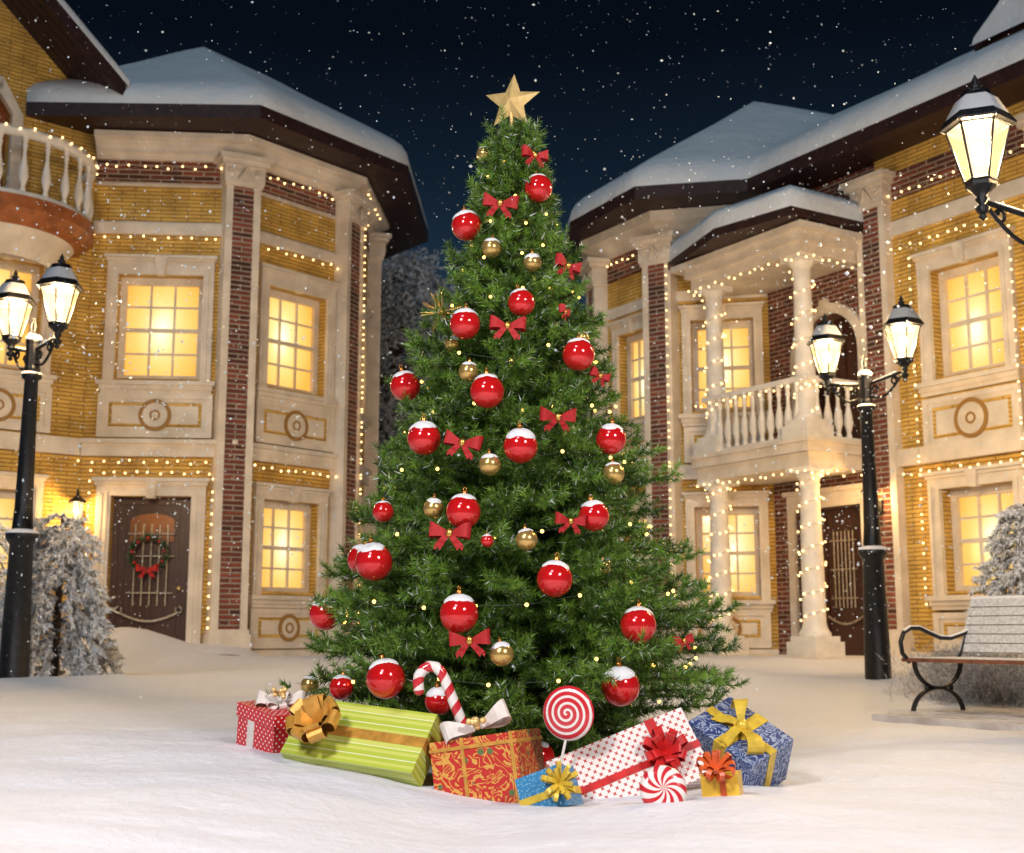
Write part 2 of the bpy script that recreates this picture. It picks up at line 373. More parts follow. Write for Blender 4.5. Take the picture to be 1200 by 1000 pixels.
def window(house, F, u0, u1, z0, z1, cols=3, rows=4, dep=0.28, cas=0.17, head=0.26, mat=None):
    m = MB(); pr = 0.07
    m.box(F, u0-cas, u0-.002, -.02, pr, z0-.06, z1); m.box(F, u1+.002, u1+cas, -.02, pr, z0-.06, z1)
    m.box(F, u0-cas, u1+cas, -.02, pr+.004, z1, z1+head)
    m.box(F, u0-cas-.05, u1+cas+.05, -.02, pr+.07, z1+head, z1+head+.05)
    m.box(F, u0-cas-.02, u1+cas+.02, -.02, pr+.03, z1+head-.05, z1+head-.003)
    for uu in (u0-cas+.04, u1+.06):                      # fillets on the casing
        m.box(F, uu, uu+.03, pr+.002, pr+.022, z0-.06, z1+.05)
    c = (u0+u1)/2
    m.face([F.P(c-.06, pr+.05, z1-.02), F.P(c+.06, pr+.05, z1-.02), F.P(c+.1, pr+.09, z1+head+.02), F.P(c-.1, pr+.09, z1+head+.02)])
    for sgn in (-1, 1):
        q = [F.P(c+sgn*.06, pr+.05, z1-.02), F.P(c+sgn*.1, pr+.09, z1+head+.02), F.P(c+sgn*.1, 0, z1+head+.02), F.P(c+sgn*.06, 0, z1-.02)]
        m.face(q)
    m.face([F.P(c-.06, pr+.05, z1-.02), F.P(c+.06, pr+.05, z1-.02), F.P(c+.06, 0, z1-.02), F.P(c-.06, 0, z1-.02)])
    w = m.build('window', M['cream'], house)
    s = MB(); b = -dep+.02; t = .055
    s.box(F, u0, u0+.10, b, b+.09, z0, z1); s.box(F, u1-.10, u1, b, b+.09, z0, z1)
    s.box(F, u0+.101, u1-.101, b, b+.088, z1-.12, z1); s.box(F, u0+.101, u1-.101, b, b+.088, z0, z0+.08)
    zm = (z0+z1-.04)/2; s.box(F, u0+.101, u1-.101, b+.002, b+.075, zm-.03, zm+.03)
    for k in range(1, cols):
        u = u0+.10+(u1-u0-.2)*k/cols; s.box(F, u-.016, u+.016, b+.004, b+.055, z0+.08, z1-.12)
    hr = rows//2
    for (za, zb) in ((z0+.08, zm-.03), (zm+.03, z1-.12)):
        for k in range(1, hr):
            z = za+(zb-za)*k/hr; s.box(F, u0+.1, u1-.1, b+.006, b+.05, z-.015, z+.015)
    s.build('sash', M['cream'], w)
    p = MB(); p.face([F.P(u0, b+.012, z0), F.P(u1, b+.012, z0), F.P(u1, b+.012, z1), F.P(u0, b+.012, z1)], [(0, 0), (1, 0), (1, 1), (0, 1)])
    p.build('pane', mat or PANES[pane_i[0] % 4], w); pane_i[0] += 1
    q = MB(); q.box(F, u0-cas-.08, u1+cas+.08, -.02, .16, z0-.13, z0-.061); q.box(F, u0-cas-.04, u1+cas+.04, -.02, .11, z0-.20, z0-.131)
    q.box(F, u0-cas-.02, u1+cas+.02, -.02, .08, z0-.26, z0-.201); q.build('sill', M['cream'], w)
    return w
def panel(house, F, u0, u1, z0, z1):
    m = MB(); m.box(F, u0, u1, -.02, .05, z0, z1); m.box(F, u0, u0+.1, .0, .075, z0, z1); m.box(F, u1-.1, u1, .0, .075, z0, z1)
    m.box(F, u0+.1, u1-.1, .0, .074, z0, z0+.1); m.box(F, u0+.1, u1-.1, .0, .074, z1-.08, z1)
    c, zc = (u0+u1)/2, (z0+z1+.02)/2
    h = (z1-z0)/2
    disc(m, F, c, zc, .05, .068, h-.15)
    o = m.build('panel', M['cream'], house)
    y = MB(); t = .05
    a0, a1, b0, b1 = u0+.17, u1-.17, z0+.17, z1-.14
    y.box(F, a0, a1, .04, .054, b0, b0+t); y.box(F, a0, a1, .04, .054, b1-t, b1)
    y.box(F, a0, a0+t, .04, .056, b0+t, b1-t); y.box(F, a1-t, a1, .04, .056, b0+t, b1-t)
    annulus(y, F, c, zc, .04, .072, h-.155, h-.095); annulus(y, F, c, zc, .06, .078, .055, .085)
    y.build('ornament', M['yellow'], o)
    return o
def pilaster(house, x, y, nx, ny, z0, z1, wid=0.36, strips=True, brickm='dark_red', captop=None):
    n = Vector((nx, ny, 0)).normalized(); d = Vector((-n.y, n.x, 0))
    F = Frame((x, y, 0), d, n, (0, 0, 1)); h = wid/2
    m = MB()
    for sg in (-1, 1):
        a, b = sorted((sg*h, sg*(h+.115))); m.box(F, a, b, -.25, .165, z0, z1)
    m.box(F, -h-.16, h+.16, -.28, .22, z0-.4, z0+.32); m.box(F, -h-.14, h+.14, -.27, .20, z0+.32, z0+.4)
    for k, (e, a, b) in enumerate(((.02, -.50, -.44), (.04, -.44, -.16), (.10, -.16, -.08), (.15, -.08, 0.0))):
        m.box(F, -h-.12-e, h+.12+e, -.26-e, .18+e, z1+a, z1+b)
    for sg in (-1, 1):                                     # volutes of the capital
        m.tube([F.P(sg*(h+.05)+.07*math.cos(t)*(1-t/9), .23, z1-.28+.07*math.sin(t)*(1-t/9)) for t in [i*.6 for i in range(13)]], .025, 6)
    m.tube([F.P(-.1, .22, z1-.4), F.P(0, .26, z1-.2), F.P(.1, .22, z1-.4)], .03, 6)
    o = m.build('pilaster', M['cream'], house)
    b = MB(); b.box(F, -h+.001, h-.001, -.25, .155, z0+.4, z1-.5); b.build('brickwork', M[brickm], o)
    return o
def loft_roof(eave, tops, ze, th=0.33):
    """snow blanket from the eave points to the given top points"""
    T = [(0, 0), (0, .10), (.008, .2), (.03, .29), (.07, th)] + [(k/12, th) for k in range(2, 13)]
    m = MB(); E = []; TP = []
    for i in range(len(eave)-1):
        n = max(2, int((Vector(eave[i+1])-Vector(eave[i])).length/.35))
        for k in range(n):
            t = k/n; E.append(Vector(eave[i]).lerp(Vector(eave[i+1]), t)); TP.append(Vector(tops[i]).lerp(Vector(tops[i+1]), t))
    E.append(Vector(eave[-1])); TP.append(Vector(tops[-1]))
    rows = []
    for t, h in T:
        row = []
        for e, tp in zip(E, TP):
            p = Vector((e.x, e.y, ze)).lerp(tp, t)
            if t > .9: h2 = h-.16*((t-.9)/.1)**2
            else: h2 = h
            w = .05*noise.noise(p*.8) if 0 < t else 0
            row.append((p.x, p.y, p.z+h2+w))
        rows.append(row)
    m.grid(rows, False, True); return m
def bulbs(name, pts, label, cat='string lights', group=None, spacing=.22, r=.016, mat='bulb', cordmat='cord_w', cordr=.004, sag=0.0, jit=.022):
    """a string of lights: one thing with its cord and bulbs"""
    pts = [Vector(p) for p in pts]
    root = thing(name, pts[0], label, cat, group)
    seg = [(pts[i], pts[i+1]) for i in range(len(pts)-1)]; tot = sum((b-a).length for a, b in seg); n = max(2, int(tot/(spacing*(.80 if mat == 'bulb' else 1)))); n = min(n, 99)
    out = []; acc = 0; j = 0
    for k in range(n+1):
        s = tot*k/n
        while j < len(seg)-1 and s > acc+(seg[j][1]-seg[j][0]).length: acc += (seg[j][1]-seg[j][0]).length; j += 1
        a, b = seg[j]; t = (s-acc)/max(1e-6, (b-a).length)
        p = a.lerp(b, min(1, t)); p = p+(b-a).normalized()*R.uniform(-jit, jit)*1.5; p.z += R.uniform(-jit, jit)-sag*(.5 if k % 2 else 0)
        out.append(p)
    c = MB(); c.tube(out, cordr, 5); c.build('cord', M[cordmat], root)
    b0 = MB(); b0.sphere((0, 0, 0), r, 8, 6); 
    me = None
    for k, p in enumerate(out[:100]):
        if me is None:
            o = b0.build('bulb', M[mat]); me = o.data
        else:
            o = bpy.data.objects.new('bulb', me); COL.objects.link(o)
        o.parent = root; o.location = p-pts[0]
    return root
def along(path, e, z, step=None, droop=0.0):
    """points along a swept path offset e"""
    q = offset(path, e); return [Vector((a[0], a[1], z)) for a in q]

# ---------------------------------------------------------------- LEFT HOUSE
K = (-6.74, 19.8); P1 = (-4.43, 20.0); P2 = (-2.91, 21.81); P3 = (-2.78, 24.2); P4 = (-4.3, 26.2)
W0 = (K[0]-.766*3.6, K[1]-.643*3.6)
LH = thing('house', (-5.2, 21.0, 0.4), 'snow roofed yellow brick house with octagonal bay, wreathed dark door and curved balcony', 'house', 'yellow brick houses trimmed with fairy lights')
wall = MB()
FW, FA, FB, FC = face_frame(W0, K), face_frame(K, P1), face_frame(P1, P2), face_frame(P2, P3)
LW = FW.L
ZT = 8.75
# openings
aW, aD = (0.62, 1.56, 4.76, 6.45), (0.52, 1.52, .42, 2.88)
def fu(F, px, py, ): # distance along a face seen at pixel column px
    u = (500-py)/FPX; k = math.cos(TH)-u*math.sin(TH); r = (px-600)/FPX/k
    return (r*F.o.y-F.o.x)/(F.U.x-r*F.U.y)
aw0, aw1 = fu(FA, 137, 380), fu(FA, 237, 380)
ad0, ad1 = fu(FA, 127, 660), fu(FA, 222, 660)
bw0, bw1 = fu(FB, 312, 390), fu(FB, 381, 390)
bl0, bl1 = fu(FB, 305, 640), fu(FB, 371, 640)
ww1 = fu(FW, 48, 370); ww0 = ww1-1.15
bd1 = fu(FW, 12, 150); bd0 = bd1-.9
wall_face(wall, FA, FA.L, 0, ZT, [(aw0, aw1, 4.76, 6.45), (ad0, ad1, .35, 2.88)])
wall_face(wall, FB, FB.L, 0, ZT, [(bw0, bw1, 4.76, 6.45), (bl0, bl1, 1.42, 2.9)])
wall_face(wall, FC, FC.L, 0, ZT, [(.7, 1.7, 4.76, 6.45), (.7, 1.7, 1.42, 2.9)])
wall_face(wall, FW, FW.L, 0, 9.1, [(ww0, ww1, 4.76, 6.45), (bd0, bd1, 7.0, 9.0), (ww0, ww1, 1.42, 2.9)])
# gable of the wing above its wall, then the plain back
g0 = FW.L
for k in range(8):
    a, b = g0*k/8, g0*(k+1)/8
    ga, gb = 9.1+(g0-a)*.88, 9.1+(g0-b)*.88
    wall.face([FW.P(a, 0, 9.1), FW.P(b, 0, 9.1), FW.P(b, 0, gb), FW.P(a, 0, ga)], [(a, 9.1), (b, 9.1), (b, gb), (a, ga)])
for p, q in ((P3, P4), (P4, (-10.5, 26.2)), ((-10.5, 26.2), W0)):
    f = face_frame(p, q); wall_face(wall, f, f.L, 0, ZT, [])
wall.build('wall', M['yellow'], LH)
PATH = [K, P1, P2, P3, P4]
WP = [W0, (K[0]-.06, K[1]-.05)]
fz = MB(); fz.sweep(PATH, [(.0, 8.0), (.03, 8.0), (.03, 8.38), (0, 8.38)]); fz.build('frieze', M['dark_red'], LH)
c = MB()
c.sweep(PATH, [(0, 8.37), (.08, 8.37), (.08, 8.44), (.14, 8.46), (.14, 8.52), (.24, 8.62), (.34, 8.66), (.34, 8.75), (0, 8.75)])
c.build('cornice', M['cream'], LH)
for nm, z0, z1, pr in (('belt_course', 7.93, 8.0, .06), ('belt_course', 7.12, 7.34, .05), ('belt_course', 3.50, 3.76, .10), ('plinth', 0.0, .50, .09)):
    c = MB()
    if nm == 'plinth':
        c.box(FA, 0, ad0-.2, -.02, pr, z0, z1); c.box(FA, ad1+.2, FA.L, -.02, pr, z0, z1)
        c.sweep([(P1[0]+.02, P1[1]+.02), P2, P3, P4], [(0, z0), (pr, z0), (pr, z1-.05), (pr-.04, z1), (0, z1)])
        c.sweep(WP, [(0, z0), (pr, z0), (pr, z1), (0, z1)])
    else:
        c.sweep([(K[0]+.002, K[1])] + PATH[1:], [(0, z0), (pr, z0), (pr, z1-.04), (pr-.03, z1), (0, z1)])
        if z0 < 7: c.sweep(WP, [(0, z0), (pr, z0), (pr, z1), (0, z1)])
    if z0 == 3.5: c.sweep(PATH, [(.09, 3.68), (.16, 3.70), (.16, 3.765), (0, 3.765)])
    c.build(nm, M['cream'], LH)
window(LH, FA, aw0, aw1, 4.76, 6.45); panel(LH, FA, aw0-.22, aw1+.22, 3.80, 4.50)
window(LH, FB, bw0, bw1, 4.76, 6.45); panel(LH, FB, bw0-.2, bw1+.2, 3.80, 4.50)
window(LH, FB, bl0, bl1, 1.42, 2.90, head=.2); panel(LH, FB, bl0-.2, bl1+.2, .52, 1.15)
window(LH, FC, .7, 1.7, 4.76, 6.45); window(LH, FC, .7, 1.7, 1.42, 2.9)
window(LH, FW, ww0, ww1, 4.76, 6.45); panel(LH, FW, ww0-.22, ww1+.22, 3.80, 4.50)
window(LH, FW, ww0, ww1, 1.42, 2.9, head=.2)
def bis(p, c, q):
    m = miter([p, c, q], 1); return m.x, m.y
for a, b, cc in ((K, P1, P2), (P1, P2, P3), (P2, P3, P4)):
    n = bis(a, b, cc); pilaster(LH, b[0], b[1], n[0], n[1], .42, 8.42, wid=.34)
# front door in its cream surround
m = MB(); F = FA
for a, b in ((ad0-.22, ad0), (ad1, ad1+.22)):
    m.box(F, a, b, -.02, .08, .3, 2.88); m.box(F, a+.05, a+.09, .08, .10, .3, 2.9); m.box(F, b-.08, b-.05, .08, .10, .3, 2.9)
m.box(F, ad0-.22, ad1+.22, -.02, .084, 2.88, 3.10); m.box(F, ad0-.28, ad1+.28, -.02, .16, 3.10, 3.16)
m.box(F, ad0-.25, ad1+.25, -.02, .12, 3.04, 3.097); cu = (ad0+ad1)/2
m.box(F, cu-.07, cu+.07, .0, .15, 2.84, 3.12)
surr = m.build('door_surround', M['cream'], LH)
m = MB(); m.box(F, ad0, ad1, -.27, -.19, .35, 2.88)
for k in range(1, 6):
    u = ad0+(ad1-ad0)*k/6; m.box(F, u-.006, u+.006, -.19, -.178, .5, 2.8)
m.box(F, ad0, ad0+.1, -.19, -.165, .35, 2.88); m.box(F, ad1-.1, ad1, -.19, -.165, .35, 2.88); m.box(F, ad0+.1, ad1-.1, -.19, -.166, 2.76, 2.88); m.box(F, ad0+.1, ad1-.1, -.19, -.166, .35, .55)
door = m.build('door', M['door'], LH)
m = MB(); n = 14; zb, hw = 2.02, .34
arc = [(cu-hw, 2.18), (cu-hw, 2.5)] + [(cu+hw*math.cos(PI-PI*k/n), 2.5+.12*math.sin(PI*k/n)) for k in range(1, n)] + [(cu+hw, 2.5), (cu+hw, 2.18)]
m.face([F.P(u, -.150, z) for u, z in arc][::-1]); m.grid([[F.P(u, -.150, z) for u, z in arc], [F.P(u, -.19, z) for u, z in arc]], True, False)
m.build('arched_light', plain('amber_glass', (0.30, 0.11, 0.03), .25), door)
m = MB()
for k in range(5):
    u = cu-.25+.5*k/4; m.tube([F.P(u, -.12, 1.18), F.P(u, -.12, 2.45)], .014, 6)
for z in (1.38, 1.95, 2.3): m.tube([F.P(cu-.36, -.11, z), F.P(cu+.36, -.11, z)], .013, 6)
m.tube([F.P(cu-.46+.92*k/12, -.11, 1.08-.14*math.sin(PI*k/12)) for k in range(13)], .022, 7)
for sg in (-1, 1): m.tube([F.P(cu+sg*(.46+.05*math.sin(t)), -.11, 1.12+.05*math.cos(t)) for t in [i*.5 for i in range(12)]], .014, 6)
m.build('iron_grille', M['grille'], door)
m = MB(); m.sphere(F.P(ad1-.17, -.13, 1.45), .035, 10, 8); m.build('handle', M['gold_matte'], door)
# wreath
wc = F.P(cu-.02, -.06, 1.98)
wr = thing('wreath', wc, 'round green wreath with red bow hanging on the dark front door', 'wreath')
WR_F = F
# roof: soffit, fascia and the snow on it
OUT = [(-8.0, 20.2), (-7.64, 19.0), (-3.98, 19.12), (-1.86, 21.8), (-1.75, 25.6), (-3.2, 27.4)]
INN = [(-7.2, 20.4), (-6.9, 19.7), (-4.43, 19.9), (-2.85, 21.85), (-2.7, 24.6), (-4.3, 26.4)]
m = MB()
for i in range(len(OUT)-1):
    a, b, cc, d = OUT[i], OUT[i+1], INN[i+1], INN[i]
    m.face([(*a, 8.80), (*b, 8.80), (*cc, 8.76), (*d, 8.76)])
    m.face([(*a, 8.80), (*a, 9.02), (*b, 9.02), (*b, 8.80)])
m.face([(*a, 9.02) for a in OUT] + [(-8, 27.4, 9.02)])
roof = m.build('roof', M['soffit'], LH)
Q = (-7.97, 22.5, 10.7); AP = (-6.0, 23.0, 11.62); AB = (-5.6, 25.2, 11.3)
sn = loft_roof([(-9.2, 21.5)] + OUT, [Q, Q, Vector(AP).lerp(Vector(Q), .75), AP, AP, AP, AB], 9.02)
sn.build('snow', M['roofsnow'], roof)
# gable roof over the wing
FG = face_frame(W0, K)
m = MB(); e = .95
def gp(u, w, dz): return FG.P(u, w, 9.12+(g0-u)*.88+dz)
for (w0, w1) in ((-2.5, e),):
    a, b = g0+.02, g0-5.2
    m.face([gp(a, w0, 0), gp(a, w1, 0), gp(b, w1, 0), gp(b, w0, 0)]); m.face([gp(a, w1, 0), gp(a, w1, .26), gp(b, w1, .26), gp(b, w1, 0)])
    m.face([gp(a, w0, 0), gp(a, w0, .26), gp(a, w1, .26), gp(a, w1, 0)]); m.face([gp(a, w0, .26), gp(b, w0, .26), gp(b, w1, .26), gp(a, w1, .26)])
for k in range(1, 5): m.box(Frame(FG.P(g0, 0, 9.12), (-FG.U+Vector((0, 0, .88))).normalized(), FG.V, (FG.U*.88+Vector((0, 0, 1))).normalized()), 0, 6, e*k/5-.01, e*k/5+.01, -.02, .02)
gr = m.build('gable_roof', M['soffit'], LH)
m = MB(); rows = []
for w, dz in ((e+.0, .26), (e-.01, .38), (e-.08, .46), (e-.3, .5), (-2.5, .5)): rows.append([gp(g0+.02-k*.4+(.06 if k == 0 else 0), w, dz) for k in range(14)])
m.grid(rows, False, True); m.face([r[0] for r in rows]); m.build('snow', M['roofsnow'], gr)
# bowed balcony on the wing
m = MB(); cu_b, rb = LW-1.64, 1.49; nb = 22
def bow(r, z, k0=0, k1=nb): return [FW.P(cu_b+r*math.cos(PI-PI*k/nb), r*math.sin(PI-PI*k/nb), z) for k in range(k0, k1+1)]
rows = [bow(rb-.25, 6.62), bow(rb-.10, 6.68), bow(rb+.02, 6.78), bow(rb+.05, 6.80), bow(rb+.05, 6.98), bow(rb-.1, 6.98)]
m.grid(rows, False, False); m.face(bow(rb-.1, 6.98)); m.face(bow(rb-.25, 6.62)[::-1])
bal = m.build('balcony', M['orange_wood'], LH)
m = MB(); m.grid([bow(rb-.55, 6.25), bow(rb-.40, 6.45), bow(rb-.24, 6.62)], False, False); m.build('corbel', M['cream'], bal)
m = MB(); m.grid([bow(rb-.13, 7.90), bow(rb-.13, 8.0), bow(rb+.03, 8.0), bow(rb+.03, 7.90), bow(rb-.13, 7.90)], False, True); m.grid([bow(rb-.1, 6.985), bow(rb-.1, 7.06), bow(rb, 7.06), bow(rb, 6.985)], False, True)
m.build('handrail', M['white_trim'], bal)
BPROF = [(.045, 0), (.045, .05), (.03, .08), (.04, .12), (.072, .24), (.06, .36), (.032, .5), (.026, .62), (.04, .70), (.03, .74), (.045, .78), (.045, .84)]
bp = MB(); bp.lathe(BPROF, n=10); bo = bp.build('baluster', M['white_trim']); bal_me = bo.data
first = True
def put_baluster(parent, p, sc=1.0):
    global first
    if first: o = bo; first = False
    else: o = bpy.data.objects.new('baluster', bal_me); COL.objects.link(o)
    o.parent = parent; o.location = Vector(p)-worigin(parent); o.scale = (1, 1, sc)
for k in range(13):
    a = PI-PI*(k+.5)/13; put_baluster(bal, FW.P(cu_b+(rb-.05)*math.cos(a), (rb-.05)*math.sin(a), 7.05), 1.02)
# balcony door frame
m = MB(); hh = .12
for a, b in ((bd0-.16, bd0), (bd1, bd1+.16)): m.box(FW, a, b, -.02, .1, 7.0, 8.75)
for sg, ua in ((1, bd1), (-1, bd0)):
    q = [(ua, 8.75), (ua+sg*.16, 8.75), (ua-sg*.18, 9.3), (ua-sg*.26, 9.1)]
    for w in (.1,): m.face([FW.P(u, w, z) for u, z in q])
    m.grid([[FW.P(u, .1, z) for u, z in q], [FW.P(u, -.02, z) for u, z in q]], True, False)
m.box(FW, bd0+.18, bd1-.18, -.02, .1, 9.1, 9.3)
bd = m.build('balcony_door', M['cream'], LH)
m = MB(); m.face([FW.P(bd0, -.2, 7), FW.P(bd1, -.2, 7), FW.P(bd1, -.2, 9), FW.P(bd0, -.2, 9)]); m.build('leaf', M['orange_wood'], bd)

# ---------------------------------------------------------------- RIGHT HOUSE
RA0 = (1.61, 23.04); R1 = (2.585, 21.49); RC = (4.35, 21.08); R2 = (5.65, 19.0); RE = (5.65+.53*7, 19.0-.848*7)
RH = thing('house', (5.5, 20.0, 0.4), 'snow roofed yellow brick house with two storey white columned porch beside the bench', 'house', 'yellow brick houses trimmed with fairy lights')
def s(z): return .4+(z-.4)*.94
RT = 7.98
F0 = face_frame((1.9, 25.6), RA0)
GA, GB, GE, GM = face_frame(RA0, R1), face_frame(R1, RC), face_frame(RC, R2), face_frame(R2, RE)
wall = MB()
zu = (s(4.74), s(6.42)); zl = (s(1.42), s(3.0))
wall_face(wall, F0, F0.L, 0, RT, [])
wall_face(wall, GA, GA.L, 0, RT, [(.62, 1.42, *zu), (.62, 1.42, *zl)])
wall_face(wall, GB, GB.L, 0, RT, [(.5, 1.56, *zu), (.5, 1.56, *zl)])
m0, m1 = fu(GM, 1092, 380), fu(GM, 1180, 380); n0, n1 = fu(GM, 1108, 620), fu(GM, 1192, 620)
n0, n1 = (m0+n0)/2, (m1+n1)/2; m0, m1 = n0, n1
zmu = (4.42, 6.02); zml = (1.35, 2.80)
wall_face(wall, GM, GM.L, 0, 8.4, [(m0, m1, *zmu), (m0, m1, *zml), (4.3, 5.6, *zmu), (4.3, 5.6, *zml)])
for p, q in ((RE, (13, 18)), ((13, 18), (13, 27)), ((13, 27), (1.9, 25.6))):
    f = face_frame(p, q); wall_face(wall, f, f.L, 0, RT, [])
wall.build('wall', M['yellow'], RH)
# entrance wall of red brick with an arched balcony opening and the door below
wall = MB(); FE = GE
ua0, ua1, zs, zt = .72, 2.02, 5.15, 5.82
dl0, dl1 = 1.05, 1.93
wall_face(wall, FE, FE.L, 0, RT, [(ua0, ua1, 3.5, zt), (.50, 1.93, .35, 2.72)], dep=.35)
n = 16; cu = (ua0+ua1)/2; hw = (ua1-ua0)/2
arc = [(cu+hw*math.cos(PI-PI*k/n), zs+(zt-zs)*math.sin(PI*k/n)) for k in range(n+1)]
for k in range(n):
    (a, za), (b, zb) = arc[k], arc[k+1]
    wall.face([FE.P(a, 0, za), FE.P(b, 0, zb), FE.P(b, 0, zt), FE.P(a, 0, zt)], [(a, za), (b, zb), (b, zt), (a, zt)])
    wall.face([FE.P(a, 0, za), FE.P(b, 0, zb), FE.P(b, -.35, zb), FE.P(a, -.35, za)], [(a, 0), (b, 0), (b, .35), (a, .35)])
wall.build('brick_wall', M['red'], RH)
m = MB(); hw2 = hw+.16
arc2 = [(cu+hw2*math.cos(PI-PI*k/n), zs+(zt-zs+.16)*math.sin(PI*k/n)) for k in range(n+1)]
A = [(ua0, 3.5)] + arc + [(ua1, 3.5)]; B = [(ua0-.16, 3.5)] + arc2 + [(ua1+.16, 3.5)]
m.grid([[FE.P(u, -.01, z) for u, z in A], [FE.P(u, .08, z) for u, z in A], [FE.P(u, .08, z) for u, z in B], [FE.P(u, -.01, z) for u, z in B]], False, False)
m.box(FE, cu-.08, cu+.08, .05, .13, zt-.04, zt+.22)
arch = m.build('archway', M['cream'], RH)
m = MB(); m.box(FE, ua0, ua1, -.42, -.34, 3.5, zt); 
for k in range(1, 4): m.box(FE, ua0+(ua1-ua0)*k/4-.02, ua0+(ua1-ua0)*k/4+.02, -.34, -.31, 3.5, zt)
m.box(FE, ua0, ua1, -.34, -.312, 4.6, 4.66)
m.build('balcony_door', M['door'], RH)
m = MB()
for a, b in ((.36, .50), (.72, .80), (1.93, 2.1)): m.box(FE, a, b, -.30 if a == .72 else -.02, .07, .3, 2.72)
m.box(FE, .36, 2.1, -.02, .075, 2.72, 2.95); m.box(FE, .32, 2.14, -.02, .13, 2.95, 3.02)
m.build('door_surround', M['cream'], RH)
m = MB(); m.box(FE, .50, .72, -.34, -.26, .35, 2.72); m.build('brick_recess', M['dark_red'], RH)
m = MB(); m.box(FE, .80, 1.93, -.34, -.26, .35, 2.72)
m.box(FE, .80, .90, -.26, -.235, .35, 2.72); m.box(FE, 1.84, 1.93, -.26, -.235, .35, 2.72); m.box(FE, .90, 1.84, -.26, -.236, 2.6, 2.72)
door2 = m.build('door', M['door'], RH)
m = MB(); cu = 1.30
for k in range(6):
    u = cu-.2+.4*k/5; m.tube([FE.P(u, -.2, 1.15), FE.P(u, -.2, 2.35)], .011, 6)
for z in (1.3, 1.75, 2.2): m.tube([FE.P(cu-.28, -.19, z), FE.P(cu+.28, -.19, z)], .012, 6)
m.tube([FE.P(cu-.36+.72*k/12, -.19, 1.02-.12*math.sin(PI*k/12)) for k in range(13)], .018, 7)
m.build('iron_grille', M['grille'], door2)
m = MB(); m.tube([FE.P(1.80, -.17, 1.35), FE.P(1.80, -.13, 1.4), FE.P(1.80, -.13, 1.7), FE.P(1.80, -.17, 1.75)], .012, 6); m.build('handle', M['gold_matte'], door2)
PATHB = [(1.9, 25.6), RA0, R1, RC]
fz = MB(); fz.sweep(PATHB, [(0, s(7.85)-.3), (.03, s(7.85)-.3), (.03, 7.55), (0, 7.55)]); fz.sweep([(R2[0], R2[1]), RE], [(0, 7.3), (.03, 7.3), (.03, 7.72), (0, 7.72)]); fz.build('frieze', M['dark_red'], RH)
c = MB(); CP = [(0, 7.54), (.08, 7.54), (.08, 7.62), (.2, 7.74), (.32, 7.8), (.32, 7.98), (0, 7.98)]
c.sweep(PATHB, CP); c.build('cornice', M['cream'], RH)
for nm, z0, z1, pr in (('belt_course', s(7.0)-.2, s(7.2)-.2, .05), ('belt_course', s(3.5), s(3.76), .10), ('plinth', 0.0, .50, .09)):
    c = MB(); c.sweep(PATHB, [(0, z0), (pr, z0), (pr, z1), (0, z1)])
    zz0, zz1 = (6.72, 6.95) if z0 > 5 else ((z0-.12, z1-.12) if z0 > 1 else (z0, z1))
    c.sweep([R2, RE], [(0, zz0), (pr, zz0), (pr, zz1), (0, zz1)]); c.build(nm, M['cream'], RH)
for zz in (zu, zl):
    window(RH, GA, .62, 1.42, *zz, cas=.14, head=.2); window(RH, GB, .5, 1.56, *zz, cas=.15, head=.2)
panel(RH, GA, .45, 1.6, s(3.80), s(4.45)); panel(RH, GB, .35, 1.7, s(3.80), s(4.45)); panel(RH, GB, .35, 1.7, .52, 1.12); panel(RH, GA, .45, 1.6, .52, 1.12)
for a, b in ((m0, m1), (4.3, 5.6)):
    window(RH, GM, a, b, *zmu, cas=.2, head=.24); window(RH, GM, a, b, *zml, cas=.2, head=.2)
    panel(RH, GM, a-.22, b+.22, 3.36, 4.12); panel(RH, GM, a-.22, b+.22, .52, 1.05)
n = bis((1.9, 25.6), RA0, R1); pilaster(RH, RA0[0], RA0[1], n[0], n[1], .42, 7.56, wid=.3)
n = bis(RA0, R1, RC); pilaster(RH, R1[0], R1[1], n[0], n[1], .42, 7.56, wid=.32)
def mp_(u): p = GM.P(u, 0, 0); return p.x, p.y
for u in (0.0, 3.15):
    p = mp_(u); pilaster(RH, p[0], p[1], GM.V.x, GM.V.y, .42, 7.72, wid=.34)
# roof
OUT = [(0.95, 25.6), (1.07, 22.6), (2.08, 20.7), (3.92, 20.33), (3.92+.53*9, 20.33-.848*9)]
INN = [(1.9, 25.6), RA0, R1, (4.5, 21.1), (4.5+.53*9.5, 21.1-.848*9.5)]
ZE = 8.02
m = MB()
for i in range(len(OUT)-1):
    a, b, cc, d = OUT[i], OUT[i+1], INN[i+1], INN[i]
    zi = 7.98 if i < 3 else 8.1
    m.face([(*a, ZE), (*b, ZE), (*cc, zi), (*d, zi if i < 3 else 7.98)]); m.face([(*a, ZE), (*a, ZE+.22), (*b, ZE+.22), (*b, ZE)])
m.face([(*a, ZE+.22) for a in OUT] + [(13.5, 18, ZE+.22), (12, 27, ZE+.22)])
roof = m.build('roof', M['soffit'], RH)
AP = Vector((5.0, 24.0, 10.95)); M2 = Vector((6.3, 23.2, 10.3)); M3 = Vector((8.37+.53*6, 19.55-.848*6, 10.3))
sn = loft_roof(OUT, [AP, AP, AP, M2, M3], ZE+.22)
m2 = loft_roof([(12, 27), (0.95, 25.6)], [AP+Vector((1, .3, -.3)), AP], ZE+.22)
m3 = MB(); m3.face([AP+Vector((0, 0, .27)), M2+Vector((0, 0, .27)), (12, 27, 8.5)]); 
sn.grid([[AP+Vector((0, 0, .12)), M2+Vector((0, 0, .12)), M3+Vector((0, 0, .12))], [(7, 27, 8.3), (12, 25, 8.3), (13.5, 15, 8.3)]], False, True)
